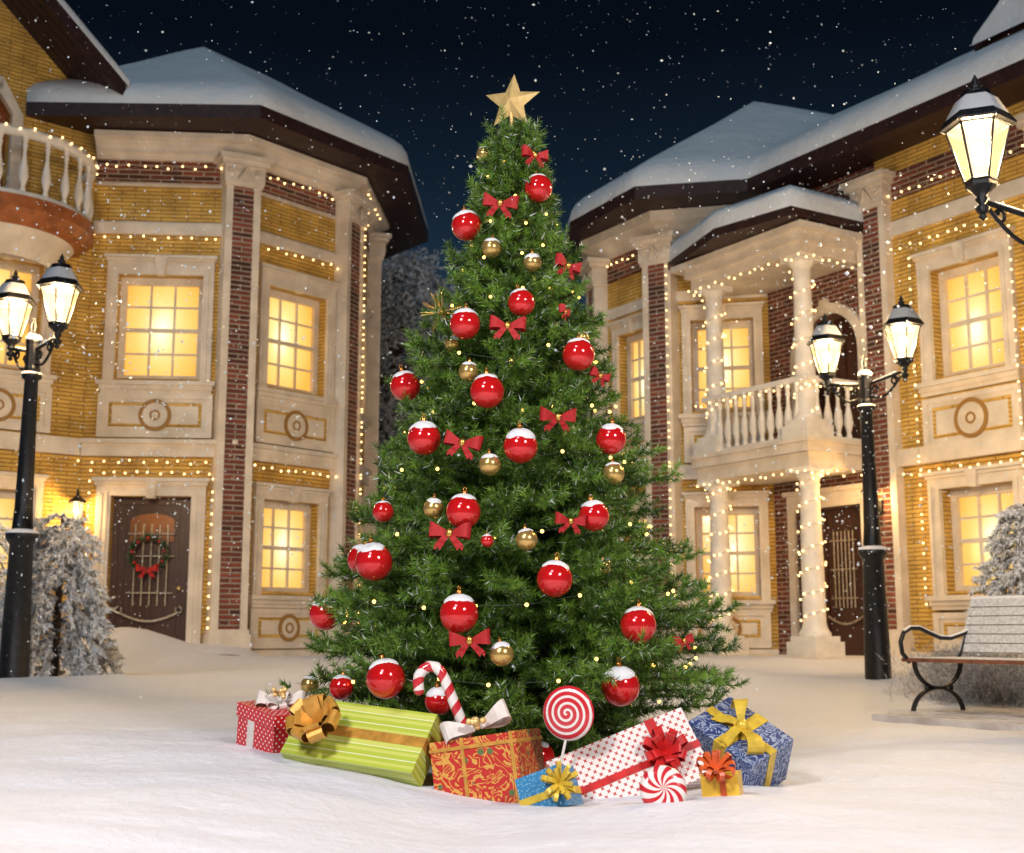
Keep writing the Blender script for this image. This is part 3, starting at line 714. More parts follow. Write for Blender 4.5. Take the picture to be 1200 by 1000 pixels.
sn.build('snow', M['roofsnow'], roof)
# dormer
dx = Frame(at(1207, 52, 17.6), GM.U*.62, GM.V*.62, (0, 0, .62))
m = MB()
m.box(dx, -.8, .8, -3, .1, -1, .55)
for sg in (-1, 1):
    q = [(sg*1.25, .35), (0, 1.3), (0, 1.16), (sg*1.2, .2)]
    m.face([dx.P(u, .45, z) for u, z in q]); m.grid([[dx.P(u, .45, z) for u, z in q], [dx.P(u, -3, z) for u, z in q]], True, False)
m.face([dx.P(-.8, .1, .55), dx.P(.8, .1, .55), dx.P(0, .1, 1.16)])
dm = m.build('dormer', M['soffit'], RH)
m = MB()
rows = []
for w in (.47, .40, .1, -1, -3):
    rows.append([dx.P(a, w, z+(0 if w > .45 else .1)) for a, z in ((-1.27, .36), (-1.2, .52), (-.6, .98), (-.15, 1.36), (0, 1.42), (.15, 1.36), (.6, .98), (1.2, .52), (1.27, .36))])
m.grid(rows, False, True); m.face(rows[0]); m.build('snow', M['roofsnow'], dm)

# porch
ev = Vector((-.53, .848, 0)); ov = Vector((-.848, -.53, 0))
C1 = Vector((4.44, 18.92, 0)); C2 = Vector((3.36, 20.65, 0))
def poly_slab(mb, pts, z0, z1):
    a = [Vector((p[0], p[1], z0)) for p in pts]; b = [Vector((p[0], p[1], z1)) for p in pts]
    mb.grid([a, b], True, False); mb.face(b); mb.face(a[::-1])
def pp(e0, e1, o, back): # rectangle corners round the two columns
    return [C1-ev*e0-ov*back, C1-ev*e0+ov*o, C2+ev*e1+ov*o, C2+ev*e1-ov*back]
m = MB(); poly_slab(m, pp(.30, .3, .3, 1.02), 3.42, 3.56); poly_slab(m, pp(.24, .24, .24, 1.03), 3.20, 3.42)
poly_slab(m, pp(.34, .34, .34, 1.01), 3.56, 3.62)
m.build('balcony_floor', M['cream'], RH)
m = MB()
def rail(p, q, z):
    f = face_frame(p, q); m.box(f, 0, f.L, -.06, .06, z, z+.08); m.box(f, 0, f.L, -.05, .05, 3.625, 3.69); return f
q = pp(.14, .14, .14, .95)
f1 = rail(q[2], q[1], 4.50); f2 = rail(q[1], q[0], 4.502)
br = m.build('balustrade', M['white_trim'], RH)
for f in (f1, f2):
    nbal = int(f.L/.19)
    for k in range(1, nbal): put_baluster(br, f.P(f.L*k/nbal, 0, 3.68), .98)
def column(p, z0, z1, r):
    Fc = Frame((p.x, p.y, z0), ev, -ov, (0, 0, 1)); h = z1-z0; m = MB()
    m.box(Fc, -r*1.75, r*1.75, -r*1.75, r*1.75, 0, .22); m.box(Fc, -r*1.5, r*1.5, -r*1.5, r*1.5, .22, .30)
    m.box(Fc, -r*1.45, r*1.45, -r*1.45, r*1.45, h-.08, h)
    m.lathe([(r*1.4, .30), (r*1.42, .34), (r*1.25, .38), (r*1.12, .42), (r*1.0, .5), (r*1.0, h*.4), (r*.84, h-.3), (r*.95, h-.26), (r*.86, h-.22), (r*.88, h-.18), (r*1.3, h-.08)], Fc, 24)
    return m.build('column', M['white_trim'], RH)
column(C1, .42, 3.20, .168); column(C2, .42, 3.20, .168); column(C1, 3.62, 6.45, .155); column(C2, 3.62, 6.45, .155)
m = MB(); poly_slab(m, pp(.26, .26, .26, 1.02), 6.45, 6.62); poly_slab(m, pp(.34, .34, .34, 1.01), 6.62, 6.78); poly_slab(m, pp(.42, .6, .42, 1.0), 6.78, 6.88)
m.build('entablature', M['cream'], RH)
PR = [Vector((5.60, 19.12)), Vector((4.16, 18.25)), Vector((3.18, 19.35)), Vector((2.62, 21.45))]
PI_ = [Vector((5.55, 19.3)), Vector((4.35, 18.6)), Vector((3.45, 19.8)), Vector((3.0, 21.3))]
m = MB()
for i in range(3):
    m.face([(*PR[i], 6.92), (*PR[i+1], 6.92), (*PI_[i+1], 6.885), (*PI_[i], 6.885)]); m.face([(*PR[i], 6.92), (*PR[i], 7.06), (*PR[i+1], 7.06), (*PR[i+1], 6.92)])
m.face([(*p, 7.06) for p in PR] + [(4.35, 21.0, 7.06)]); m.face([(*p, 6.885) for p in PI_] + [(4.35, 21.0, 6.885)])
pr = m.build('porch_roof', M['soffit'], RH)
T1 = Vector((5.2, 19.6, 7.55)); T2 = Vector((4.5, 20.3, 7.75)); T3 = Vector((3.9, 21.0, 7.65))
sn = loft_roof([(p.x, p.y) for p in PR], [T1, T2, T2, T3], 7.06, th=.16); sn.build('snow', M['roofsnow'], pr)
# doorstep platforms
m = MB(); poly_slab(m, [C1-ev*.5-ov*1.05, C1-ev*.5+ov*.45, C2+ev*1.4+ov*.45, C2+ev*1.4-ov*.6], .1, .43); m.build('porch_step', M['cream'], RH)
m = MB(); m.box(FA, ad0-.7, ad1+.9, 0, 1.4, .1, .46); stp = m.build('doorstep', M['cream'], LH)
m = MB(); rows = []
for i in range(9):
    t = i/8; rows.append([FA.P(ad0-.95+(ad1-ad0+2.1)*k/16, 1.55*t, .46+.16*math.sin(PI*min(1, max(0, k/16)))**.5*math.cos(t*PI/2)**.6+.012*R.random()-(.0 if 0 < k < 16 else .05)) for k in range(17)])
m.grid(rows, False, True); m.build('snow', M['snow'], stp)

# ---------------------------------------------------------------- fairy lights on the houses
def vert(p, c, q, side):
    n = bis(p, c, q); n = Vector((n[0], n[1], 0)).normalized(); d = Vector((-n.y, n.x, 0)); return Vector((c[0], c[1], 0))+n*.22+d*side

G1 = 'fairy light strings on the two houses'
PB = [P1, P2, P3]
bulbs('string_lights', [FA.P(.15, .12, 8.25), FA.P(FA.L-.35, .12, 8.25)], 'string of lights along the brick frieze above the upper window over the wreathed door', group=G1, spacing=.24, sag=.06)
bulbs('string_lights', [FB.P(.3, .12, 8.28), FB.P(FB.L-.3, .12, 8.28)], 'string of lights along the brick frieze of the left house corner bay', group=G1, spacing=.22, sag=.06)
bulbs('string_lights', [FA.P(.0, .1, 7.06), FA.P(FA.L-.35, .1, 7.06)], 'string of lights just above the upper window over the wreathed door', group=G1, spacing=.24, sag=.05)
bulbs('string_lights', [FB.P(.3, .1, 7.06), FB.P(FB.L-.3, .1, 7.06)], 'string of lights just above the upper window of the left house corner bay', group=G1, spacing=.24, sag=.05)
bulbs('string_lights', [FA.P(.0, .16, 3.42), FA.P(FA.L-.4, .16, 3.42)], 'string of lights under the middle ledge above the wreathed door', group=G1, spacing=.22, sag=.05)
bulbs('string_lights', [FB.P(.35, .14, 3.40), FB.P(FB.L-.3, .14, 3.38)], 'string of lights over the lower window of the left house corner bay', group=G1, spacing=.2, sag=.03)
bulbs('string_lights', [FA.P(ad0-.32, .12, .75), FA.P(ad0-.32, .12, 3.24), FA.P(ad1+.33, .12, 3.24), FA.P(ad1+.33, .12, .65)], 'string of lights framing the dark front door with the wreath', group=G1, spacing=.22)
bulbs('string_lights', [p+Vector((0, 0, .03)) for p in bow(rb+.05, 7.97, 4, nb)], 'string of lights on the white rail of the bowed balcony', group=G1, spacing=.26, sag=.05)
bulbs('string_lights', [FC.P(.3, .3, 8.0), FC.P(.3, .3, 8.6), FC.P(1.6, .3, 8.55)], 'short string of lights under the far right eave of the left house', group=G1, spacing=.3)
bulbs('string_lights', [GA.P(.25, .12, 7.42), GA.P(GA.L-.28, .12, 7.42)], 'string of lights on the frieze of the right house bay beside the tree top', group=G1, spacing=.2, sag=.05)
bulbs('string_lights', [GB.P(.3, .12, 7.42), GB.P(1.2, .12, 7.42)], 'short string of lights on the frieze between the porch roof and the main eave', group=G1, spacing=.24)
q1 = pp(.30, .30, .30, .95)
bulbs('string_lights', [v3+Vector((0, 0, 6.4)) for v3 in q1], 'string of lights under the top beam of the porch', group=G1, spacing=.2, sag=.08)
q1 = pp(.28, .28, .28, .95)
bulbs('string_lights', [v3+Vector((0, 0, 3.14)) for v3 in q1], 'string of lights under the balcony floor of the porch', group=G1, spacing=.2, sag=.08)
q1 = pp(.24, .24, .24, .9)
bulbs('string_lights', [v3+Vector((0, 0, 4.46)) for v3 in q1[:3]], 'string of lights on the white balcony rail of the porch', group=G1, spacing=.2, sag=.08)
def wrap(p, z0, z1, r, turns, lab):
    n = int(turns*12)
    bulbs('string_lights', [Vector((p.x+r*math.cos(2*PI*turns*k/n), p.y+r*math.sin(2*PI*turns*k/n), z0+(z1-z0)*k/n)) for k in range(n+1)], lab, group=G1, spacing=.19, r=.016)
v3 = vert(P1, P2, P3, .23); bulbs('string_lights', [v3+Vector((0, 0, 7.9)), v3+Vector((0, 0, .9))], 'vertical string of lights on the right edge of the left house corner pilaster', group=G1, spacing=.16, r=.015, jit=.03)
v3 = vert(RA0, R1, RC, .22); bulbs('string_lights', [v3+Vector((0, 0, 7.0)), v3+Vector((0, 0, .9))], 'vertical string of lights beside the brick pilaster left of the porch', group=G1, spacing=.2, r=.014, jit=.03)
for u_, lab_ in ((m0-.25, 'vertical string of lights left of the two windows behind the bench'), (m1+.26, 'vertical string of lights right of the two windows behind the bench')):
    bulbs('string_lights', [GM.P(u_, .16, 6.3), GM.P(u_, .16, 1.2)], lab_, group=G1, spacing=.2, r=.015, jit=.03)
bulbs('string_lights', [FB.P(bw1+.26, .16, 6.8), FB.P(bw1+.26, .16, .9)], 'vertical string of lights right of the windows of the left house corner bay', group=G1, spacing=.22, r=.014, jit=.04)
wrap(C1, .8, 3.1, .198, 7, 'string of lights wound round the lower porch column beside the dark door')
wrap(C2, .8, 3.1, .198, 7, 'string of lights wound round the lower porch column in front of the lit window')
wrap(C1, 3.75, 6.2, .185, 6.5, 'string of lights wound round the upper porch column in front of the archway')
wrap(C2, 3.75, 6.2, .185, 6.5, 'string of lights wound round the upper porch column in front of the lit window')
bulbs('string_lights', [GM.P(.0, .12, 7.36), GM.P(2.9, .12, 7.36)], 'string of lights on the frieze behind the large upper lantern', group=G1, spacing=.24, sag=.06)
bulbs('string_lights', [GM.P(.05, .12, 6.5), GM.P(2.9, .12, 6.5)], 'string of lights above the upper window behind the twin lamp', group=G1, spacing=.2, sag=.06)
bulbs('string_lights', [GM.P(.05, .14, 3.08), GM.P(2.9, .14, 3.08)], 'string of lights above the lower window behind the bench', group=G1, spacing=.2, sag=.06)
bulbs('string_lights', [FE.P(2.22, .16, 6.4), FE.P(2.22, .16, .8)], 'vertical string of lights on the edge of the red brick entrance wall', group=G1, spacing=.3)
# ---------------------------------------------------------------- lamps
LL = at(15, 805, 13); RL = at(1030, 806, 14.5)
TRX = at(602, 740, 6.8).x
MOUNDS += [(LL.x, LL.y, .55, .07), (RL.x, RL.y, .55, .07), (LL.x+.9, LL.y+.2, .9, .06), (TRX, 6.9, .9, .05), (2.2, 6.5, .8, .05), (-6.0, 17.8, 1.6, .10), (-5.65, 19.2, 1.0, .42), (.72, 5.05, .5, .05), (-.55, 5.45, .45, .045), (3.2, 8.5, 1.3, .06)]
def lantern(root, F, glassmat='lglass'):
    """hexagonal street lantern, F at its foot"""
    F = Frame(F.o+Vector((0, 0, .03)), F.U, F.V, (0, 0, .87))
    m = MB()
    def hexp(r, z): return [F.P(r*math.cos(PI*k/3+.3), r*math.sin(PI*k/3+.3), z) for k in range(6)]
    m.grid([hexp(.10, .07), hexp(.10, .12)], True, False); m.face(hexp(.10, .12)); m.face(hexp(.10, .07)[::-1])
    m.lathe([(.03, -.13), (.05, -.09), (.02, -.06), (.045, -.02), (.03, 0), (.07, .05), (.10, .075)], F, 12); m.lathe([(.0, -.19), (.03, -.16), (.012, -.125)], F, 8)
    lo, hi = hexp(.100, .12), hexp(.200, .54)
    for a, b in zip(lo, hi): m.tube([a, b], .009, 5)
    for k in range(6): m.tube([hi[k], hi[(k+1) % 6]], .012, 5); m.tube([lo[k], lo[(k+1) % 6]], .010, 5)
    o = m.build('lantern_frame', M['iron'], root)
    g = MB(); lo2, hi2 = hexp(.096, .125), hexp(.194, .535); g.grid([lo2, hi2], True, False); g.build('glass', M[glassmat], o)
    g = MB(); g.sphere(F.P(0, 0, .34), .05, 12, 8, (1, 1, 1.6)); g.build('bulb', M['lampbulb'], o)
    r = MB(); r.grid([hexp(.20, .535), hexp(.242, .548), hexp(.242, .566), hexp(.20, .63), hexp(.115, .79), hexp(.088, .81)], True, False); r.face(hexp(.088, .81)); r.face(hexp(.20, .535)[::-1])
    r.lathe([(.10, .805), (.10, .825), (.045, .835), (.03, .86), (.045, .88), (.018, .895), (.026, .915), (.004, .97)], F, 12)
    r.build('roof', M['iron'], o)
    s = MB(); s.grid([hexp(.232, .571), hexp(.212, .605), hexp(.135, .765), hexp(.09, .806)], True, True); s.face(hexp(.09, .806)); s.build('snow', M['lampsnow'], o)
    return o
M['lampsnow'] = snow_mat('frosted_lamp_roof', (.55, .56, .58), 14, .5, .01)
def street_lamp(base, angle, reach, label, hgt=1.0, lift=0.0):
    root = thing('street_lamp', base, label, 'street lamp', 'black street lamps with glowing lanterns')
    B = Frame(base, (math.cos(angle), math.sin(angle), 0), (-math.sin(angle), math.cos(angle), 0), (0, 0, 1))
    H = hgt; m = MB()
    m.lathe([(.155, -.2), (.155, .03), (.148, .06), (.14, .5), (.115, 1.42*H), (.14, 1.45*H), (.16, 1.49*H), (.162, 1.53*H), (.14, 1.55*H), (.105, 1.57*H), (.090, 1.8*H), (.068, 3.12*H), (.10, 3.14*H), (.105, 3.18*H), (.085, 3.2*H)], B, 20)
    m.build('column', M['iron'], root)
    m = MB(); m.lathe([(.082, 3.2*H), (.085, 3.24*H), (.075, 3.27*H), (.075, 3.50*H), (.082, 3.52*H), (.08, 3.55*H)], B, 12, smooth=False)
    m.lathe([(.05, 3.58*H), (.045, 3.62*H), (.02, 3.64*H), (.035, 3.68*H), (.003, 3.80*H)], B, 10); m.build('post_head', M['iron'], root)
    m = MB(); m.lathe([(.083, 3.545*H), (.084, 3.565*H), (.06, 3.60*H), (.02, 3.61*H)], B, 14); m.lathe([(.164, 1.53*H), (.155, 1.56*H), (.10, 1.575*H)], B, 18); m.lathe([(.108, 3.18*H), (.10, 3.20*H), (.08, 3.205*H)], B, 14)
    m.build('snow_cap', M['cap'], root)
    za = 3.46*H
    for sg in (-1, 1):
        m = MB(); m.tube([B.P(sg*.06, 0, za-.02), B.P(sg*reach, 0, za+.06)], .018, 8)
        m.tube([B.P(sg*.07, 0, za-.17)] + [B.P(sg*(.07+(reach-.12)*t), 0, za-.17-.05*math.sin(PI*t*1.1)+.17*t*t) for t in [k/8 for k in range(1, 9)]], .015, 7)
        for cx, cz, r0, dr in ((.13, za-.10, .055, 1), (reach-.14, za-.03, .05, -1)):
            m.tube([B.P(sg*(cx+r0*(1-t/14)*math.cos(t*dr)), 0, cz+r0*(1-t/14)*math.sin(t)) for t in [k*.55 for k in range(15)]], .012, 6)
        m.build('arm', M['iron'], root)
        m = MB(); m.tube([B.P(sg*.1, 0, za+.004), B.P(sg*(reach-.1), 0, za+.064)], .014, 6, flat=.6); m.build('snow_cap', M['cap'], root)
        lp = B.P(sg*reach, 0, za+.06)
        lantern(root, Frame(lp, B.U, B.V, B.W))
        ld = bpy.data.lights.new('lantern_light', 'POINT'); ld.energy = LAMP_W; ld.color = (1.0, .68, .33); ld.shadow_soft_size = .10
        lo = bpy.data.objects.new('lantern_light', ld); COL.objects.link(lo); lo.location = lp+Vector((0, 0, .34)); lo.parent = root; lo.location = lo.location-Vector(base)
    return root
LAMP_W = 720
zl_ = lambda p: Vector((p.x, p.y, ground_z(p.x, p.y)))
street_lamp(Vector((LL.x, LL.y, LL.z)), -math.radians(40), .46, 'black street lamp with two lit lanterns beside the snow laden conifer on the left')
street_lamp(Vector((RL.x, RL.y, RL.z)), -math.radians(51), .53, 'black street lamp with two lit lanterns standing between the porch and the bench')
tl = at(1151, 236, 8.0)
ang = math.radians(22); bp_ = Vector((tl.x+.62*math.cos(ang), tl.y+.62*math.sin(ang), tl.z-3.52))
street_lamp(bp_, ang, .62, 'nearest street lamp, its large lit lantern reaching in from the upper right edge')

# ---------------------------------------------------------------- ground
def build_ground():
    xs = [0.0]; st = .05
    while xs[-1] < 60: xs.append(xs[-1]+st); st *= 1.028 if xs[-1] > 2.5 else 1.0
    xs = [-x for x in xs[:0:-1]] + xs
    ys = [-8, -4, -1, 1, 2.5, 3.4]; st = .045
    while ys[-1] < 140: ys.append(ys[-1]+st); st *= 1.0 if ys[-1] < 6.5 else 1.03
    rows = [[(x, y, ground_z(x, y)) for x in xs] for y in ys]
    m = MB(); m.grid(rows, False, True); o = m.build('snow_ground', M['snow']); tag(o, kind='structure'); return o
build_ground()
# distant dark hill closing the view between the houses
m = MB(); rows = [[(x, 75+abs(x)*.1, z+ (1.2*noise.noise(Vector((x*.1, z, 0))) if z > 0 else 0)) for x in range(-60, 61, 4)] for z in (-1, 3, 4.5)]
rows.append([(x, 100, -1) for x in range(-60, 61, 4)]); m.grid(rows, False, True); tag(m.build('hill', plain('wooded_hill', (.02, .03, .03), .9, var=.5, scale=.5)), kind='structure')

# ---------------------------------------------------------------- Christmas tree
TC = Vector((TRX, 6.8, 0)); TC.z = ground_z(TC.x, TC.y)
prof_px = [(128, 3), (150, 17), (200, 40), (250, 53), (300, 69), (350, 92), (400, 115), (450, 134), (500, 150), (550, 168), (600, 187), (650, 210), (700, 235), (750, 255), (790, 252), (830, 215), (880, 150)]
PZ = [(at(600, y, 6.8).z, w*6.8/FPX*.90) for y, w in prof_px][::-1]
def Rz(z):
    if z <= PZ[0][0]: return PZ[0][1]
    for (z0, r0), (z1, r1) in zip(PZ, PZ[1:]):
        if z <= z1: return r0+(r1-r0)*(z-z0)/(z1-z0)
    return .01
def on_tree(px, py, out=0.0):
    """point on the tree's front at this column and height"""
    p = at(px, py, 6.8)
    for _ in range(8):
        r = Rz(p.z)+out; dx = p.x-TC.x
        Y = 6.8-math.sqrt(max(0.0, r*r-dx*dx)) if abs(dx) < r else 6.8
        p = at(px, py, Y)
    return p
RED = [(631,221,34,'red bauble near the tree top just under the topmost red bow'),(547,265,37,'red bauble high on the left edge of the tree beside the dark sky'),
(611,355,33,'red bauble in the upper middle of the tree just above a red bow'),(545,380,37,'red bauble beside the golden starburst'),
(678,416,39,'red bauble on the upper right of the tree below a tiny gold one'),(475,453,36,'red bauble at the far left edge of the upper tree'),
(571,459,41,'red bauble just below a small gold bauble, left of the upper middle'),(497,514,40,'red bauble at mid height on the left, left of a red bow'),
(610,523,41,'red bauble in the very centre of the tree'),(716,515,36,'red bauble on the right directly above a gold bauble'),
(543,600,41,'red bauble hanging right above a red bow left of the tree centre'),(696,605,36,'red bauble on the right half covering a red bow'),
(449,600,25,'small half hidden red bauble on the left edge at mid height'),(438,659,44,'large red bauble on the lower left covering another one'),(424,656,34,'red bauble mostly hidden behind a larger one on the lower left'),
(650,679,42,'red bauble alone right of centre in the lower tree'),(381,720,37,'lowest red bauble on the far left branch tip'),
(538,720,45,'large red bauble directly over the lowest red bow'),(748,733,42,'red bauble low on the right beside a red ribbon'),
(452,796,45,'large red bauble hanging over the green striped gift'),(727,805,45,'large red bauble hanging right above the long white gift'),
(400,806,28,'dark red bauble peeping out between the dotted gift and the green gift'),(632,888,36,'lowest red bauble between the ornate red gift and the small blue gift'),
(514,822,32,'red bauble behind the candy cane'),(571,634,15,'tiny red bauble left of the gold one in the lower centre')]
GOLD = [(568,181,20,'topmost small gold bauble below the star'),(576,291,24,'gold bauble beneath the upper left red bauble'),(624,308,22,'gold bauble right of centre near the tree top'),
(549,436,24,'gold bauble just above a red one in the upper tree'),(574,545,26,'gold bauble left below the central red bauble'),(719,555,26,'gold bauble on the right edge under a red one'),
(508,596,24,'gold bauble left of a red bauble at mid height'),(617,633,26,'gold bauble in the lower centre of the tree'),(588,767,28,'gold bauble right of the lowest red bow'),
(683,396,14,'tiny gold bauble above the upper right red bauble'),(709,664,17,'small gold bauble deep in the lower right branches'),(363,803,21,'gold bauble at the lower left above the dotted gift'),
(530,403,18,'small gold bauble tucked under the red one by the starburst')]
BOWS = [(626,183,32,'topmost red velvet bow near the star'),(587,239,40,'red velvet bow between the two uppermost red baubles'),(664,312,34,'red velvet bow on the right edge of the upper tree'),
(595,383,40,'red velvet bow right of the red bauble by the starburst'),(660,366,24,'narrow red bow seen from the side in the upper right of the tree'),(702,441,26,'red velvet bow at the right edge below the upper right red bauble'),
(653,489,40,'red velvet bow in the middle right of the tree'),(543,520,42,'red velvet bow right of the mid left red bauble'),(528,626,46,'red velvet bow under the red bauble left of centre'),
(668,611,34,'red velvet bow half covered by the red bauble on the right'),(551,751,44,'lowest red velvet bow on the tree'),(800,752,26,'red bow on the low right branches near the lit window')]
BALLS = []
for L_, o_ in ((RED, .045), (GOLD, .015)):
    for x, y, d, lab in L_:
        p = on_tree(x, y, o_)
        if 'hidden' in lab or 'peeping' in lab or 'tucked' in lab or 'deep' in lab or 'behind' in lab: p = at(x, y, p.y+.10)
        BALLS.append((p, d/2*p.y/FPX, lab, L_ is RED))

def make_tree():
    root = thing('christmas_tree', TC, 'tall green Christmas tree standing in the snow between the two houses', 'christmas tree')
    m = MB(); m.tube([TC+Vector((0, 0, -.1)), TC+Vector((0, 0, 1.5)), TC+Vector((.01, 0, 3.45))], [.07, .045, .008], 10); m.build('trunk', M['bark'], root)
    S0, S1 = [], []; br = MB()
    z = .12
    while z < 3.42:
        r = Rz(TC.z+z); 
        if z < .5: r = Rz(TC.z+z)
        nb = int(5+ r*11); ph = R.random()*6
        for k in range(nb):
            a = ph+2*PI*k/nb+R.uniform(-.2, .2)
            Lb = r*R.choice((.70, .82, .92, 1.0, 1.0, 1.10))*R.uniform(.95, 1.06)
            if Lb < .04: continue
            ca, sa = math.cos(a), math.sin(a); rise = R.uniform(.02, .22)*min(1, Lb) + (.10 if z > 2.6 else 0)
            dr = R.uniform(.02, .14)*Lb
            pts = []
            for t in (0, .25, .5, .75, 1.0):
                pts.append(Vector((TC.x+ca*Lb*t, TC.y+sa*Lb*t, TC.z+z-rise*.6+rise*1.2*t-dr*t*t)))
            br.tube(pts, [.008, .006, .005, .004, .002], 4, caps=False)
            for i in range(1 if Lb > .3 else 0, 4): S0.append(pts[i]); S1.append(pts[i+1])
            nt = max(3, int(Lb*.85/.075)); side = Vector((-sa, ca, 0)); fw = Vector((ca, sa, 0))
            for j in range(nt):
                t = .22+.78*j/max(1, nt-1); 
                seg = min(3, int(t*4)); q = pts[seg].lerp(pts[seg+1], t*4-seg)
                for sg in (-1, 1):
                    if R.random() < .12: continue
                    tl = (.10+.17*(1-t))*R.uniform(.7, 1.25)*(.75+.25*min(1, Lb*1.5))
                    an = R.uniform(.45, .95); upv = R.uniform(-.35, .5)
                    d = (fw*math.cos(an)+side*sg*math.sin(an)+Vector((0, 0, upv))).normalized()
                    e = q+d*tl; e.z += .02
                    rr = math.hypot(e.x-TC.x, e.y-TC.y)
                    if rr > max(Rz(e.z), Lb)*1.08+.02: e = q+d*tl*.45
                    S0.append(q); S1.append(e)
                if R.random() < .5:
                    d = (fw*.5+side*R.uniform(-.5, .5)+Vector((0, 0, R.uniform(.5, 1)))).normalized(); S0.append(q); S1.append(q+d*.09)
        z += .085 if z < 2.4 else .065
    # the leader at the very top
    top = TC+Vector((0, 0, 3.3))
    for k in range(10):
        a = k*.7; S0.append(top+Vector((0, 0, .02*k-.1))); S1.append(top+Vector((.07*math.cos(a), .07*math.sin(a), .08+.02*k-.05)))
    br.build('branches', M['bark'], root)
    S0 = np.array([tuple(p) for p in S0]); S1 = np.array([tuple(p) for p in S1])
    V, idx = needle_tris(S0, S1, 600, .046, .0060, (36, 72))
    T = V.reshape(-1, 3, 3); keep = np.ones(len(T), bool)
    for p, r, lab, red in BALLS:       # needles make room for the hanging baubles
        c = np.array(p); out = np.array([p.x-TC.x, p.y-TC.y, 0]); out /= max(1e-6, np.linalg.norm(out))
        rel = T[:, 2]-c; al = rel@out; perp = np.linalg.norm(rel-al[:, None]*out, axis=1)
        cover = .78 if ('hidden' in lab or 'peeping' in lab or 'tucked' in lab or 'deep' in lab) else 1.06
        keep &= ~((np.linalg.norm(rel, axis=1) < r*1.03) | ((al > -.2*r) & (perp < r*cover) & (al < .35)))
        rel = T[:, 0]-c; al = rel@out; perp = np.linalg.norm(rel-al[:, None]*out, axis=1)
        keep &= ~((al > -.2*r) & (perp < r*cover) & (al < .35))
    for (x, y, d, lab) in BOWS:
        p = on_tree(x, y, .03); c = np.array(p); out = np.array([p.x-TC.x, p.y-TC.y, 0]); out /= max(1e-6, np.linalg.norm(out))
        rel = T[:, 2]-c; al = rel@out; perp = np.linalg.norm(rel-al[:, None]*out, axis=1); r = d/2*p.y/FPX
        keep &= ~((al > -.3*r) & (perp < r*.8) & (al < .35))
    T = T[keep]; k = len(T); idx = idx[keep]
    br_t = NR.uniform(0, .55, len(S0)); cc = np.zeros((k, 3, 4)); cc[..., 3] = 1
    cc[:, :, 0] = (br_t[idx]+NR.uniform(0, .3, k))[:, None]; cc[:, 2, 0] += .25
    cc[:, :, 1] = ((NR.rand(k) < .028)*.85)[:, None]
    np_mesh('foliage', T.reshape(-1, 3), 3, needle_mat('fir_needles', (.009, .045, .010), (.20, .36, .040), rough=.34), root, cc.reshape(-1, 4))
    return root
tree = make_tree()

# ---------------------------------------------------------------- baubles
def make_ball(red):
    root = thing('bauble', (0, 0, 0), 'x', 'bauble', 'red baubles on the tree' if red else 'small gold baubles on the tree')
    b = MB(); b.sphere((0, 0, 0), 1, 32, 20); b.build('ball', M['ball_red' if red else 'ball_gold'], root)
    s = MB(); n = 28; rows = []
    for i in range(9):
        th = (.02+.98*i/8); row = []
        for k in range(n):
            a = 2*PI*k/n; lim = .92+.10*math.sin(a*3+1)+.07*math.sin(a*5)
            ph = lim*th; rr = 1.0+ (.065 if i < 7 else (.045 if i == 7 else -.01))
            row.append((rr*math.sin(ph)*math.cos(a), rr*math.sin(ph)*math.sin(a), rr*math.cos(ph)))
        rows.append(row)
    s.grid(rows, True, True); s.face(rows[0]); s.build('snow_cap', M['cap'], root)
    c = MB(); c.lathe([(.17, .98), (.17, 1.18), (.15, 1.24), (.05, 1.25)], n=14); c.tube([(.09*math.cos(t), 0, 1.36+.12*math.sin(t)) for t in [k*PI/6 for k in range(13)]], .022, 6); c.build('crown', M['brass'], root)
    return root
CAPS = []
def cap_mesh(seed):
    s = MB(); n = 40; rows = []; sz = R.uniform(0, 9); big = R.uniform(.78, 1.05)
    for i in range(13):
        row = []
        for k in range(n):
            a = 2*PI*k/n; lim = big+.22*noise.noise(Vector((math.cos(a)*1.6, math.sin(a)*1.6, sz)))+.10*noise.noise(Vector((math.cos(a)*5, math.sin(a)*5, sz)))
            ph = lim*(.02+.98*i/12); rr = 1.0+(.055+.03*noise.noise(Vector((math.cos(a)*ph*5, math.sin(a)*ph*5, sz+4))) if i < 11 else (.035 if i == 11 else -.01))
            row.append((rr*math.sin(ph)*math.cos(a), rr*math.sin(ph)*math.sin(a), rr*math.cos(ph)))
        rows.append(row)
    s.grid(rows, True, True); s.face(rows[0]); o = s.build('snow_cap', M['cap']); me = o.data; bpy.data.objects.remove(o); return me
CAPS = [cap_mesh(k) for k in range(4)]
protos = {True: make_ball(True), False: make_ball(False)}; used = {True: False, False: False}
for p, r, lab, red in BALLS:
    if not used[red]: o = protos[red]; used[red] = True
    else: o = copy_tree(protos[red])
    for ch in o.children:
        if ch.name.startswith('snow_cap'): ch.data = CAPS[R.randrange(4)]
    o.location = p; o.scale = (r, r, r); o.rotation_euler = (R.uniform(-.2, .25), R.uniform(-.25, .25), R.uniform(0, 6)); o['label'] = lab
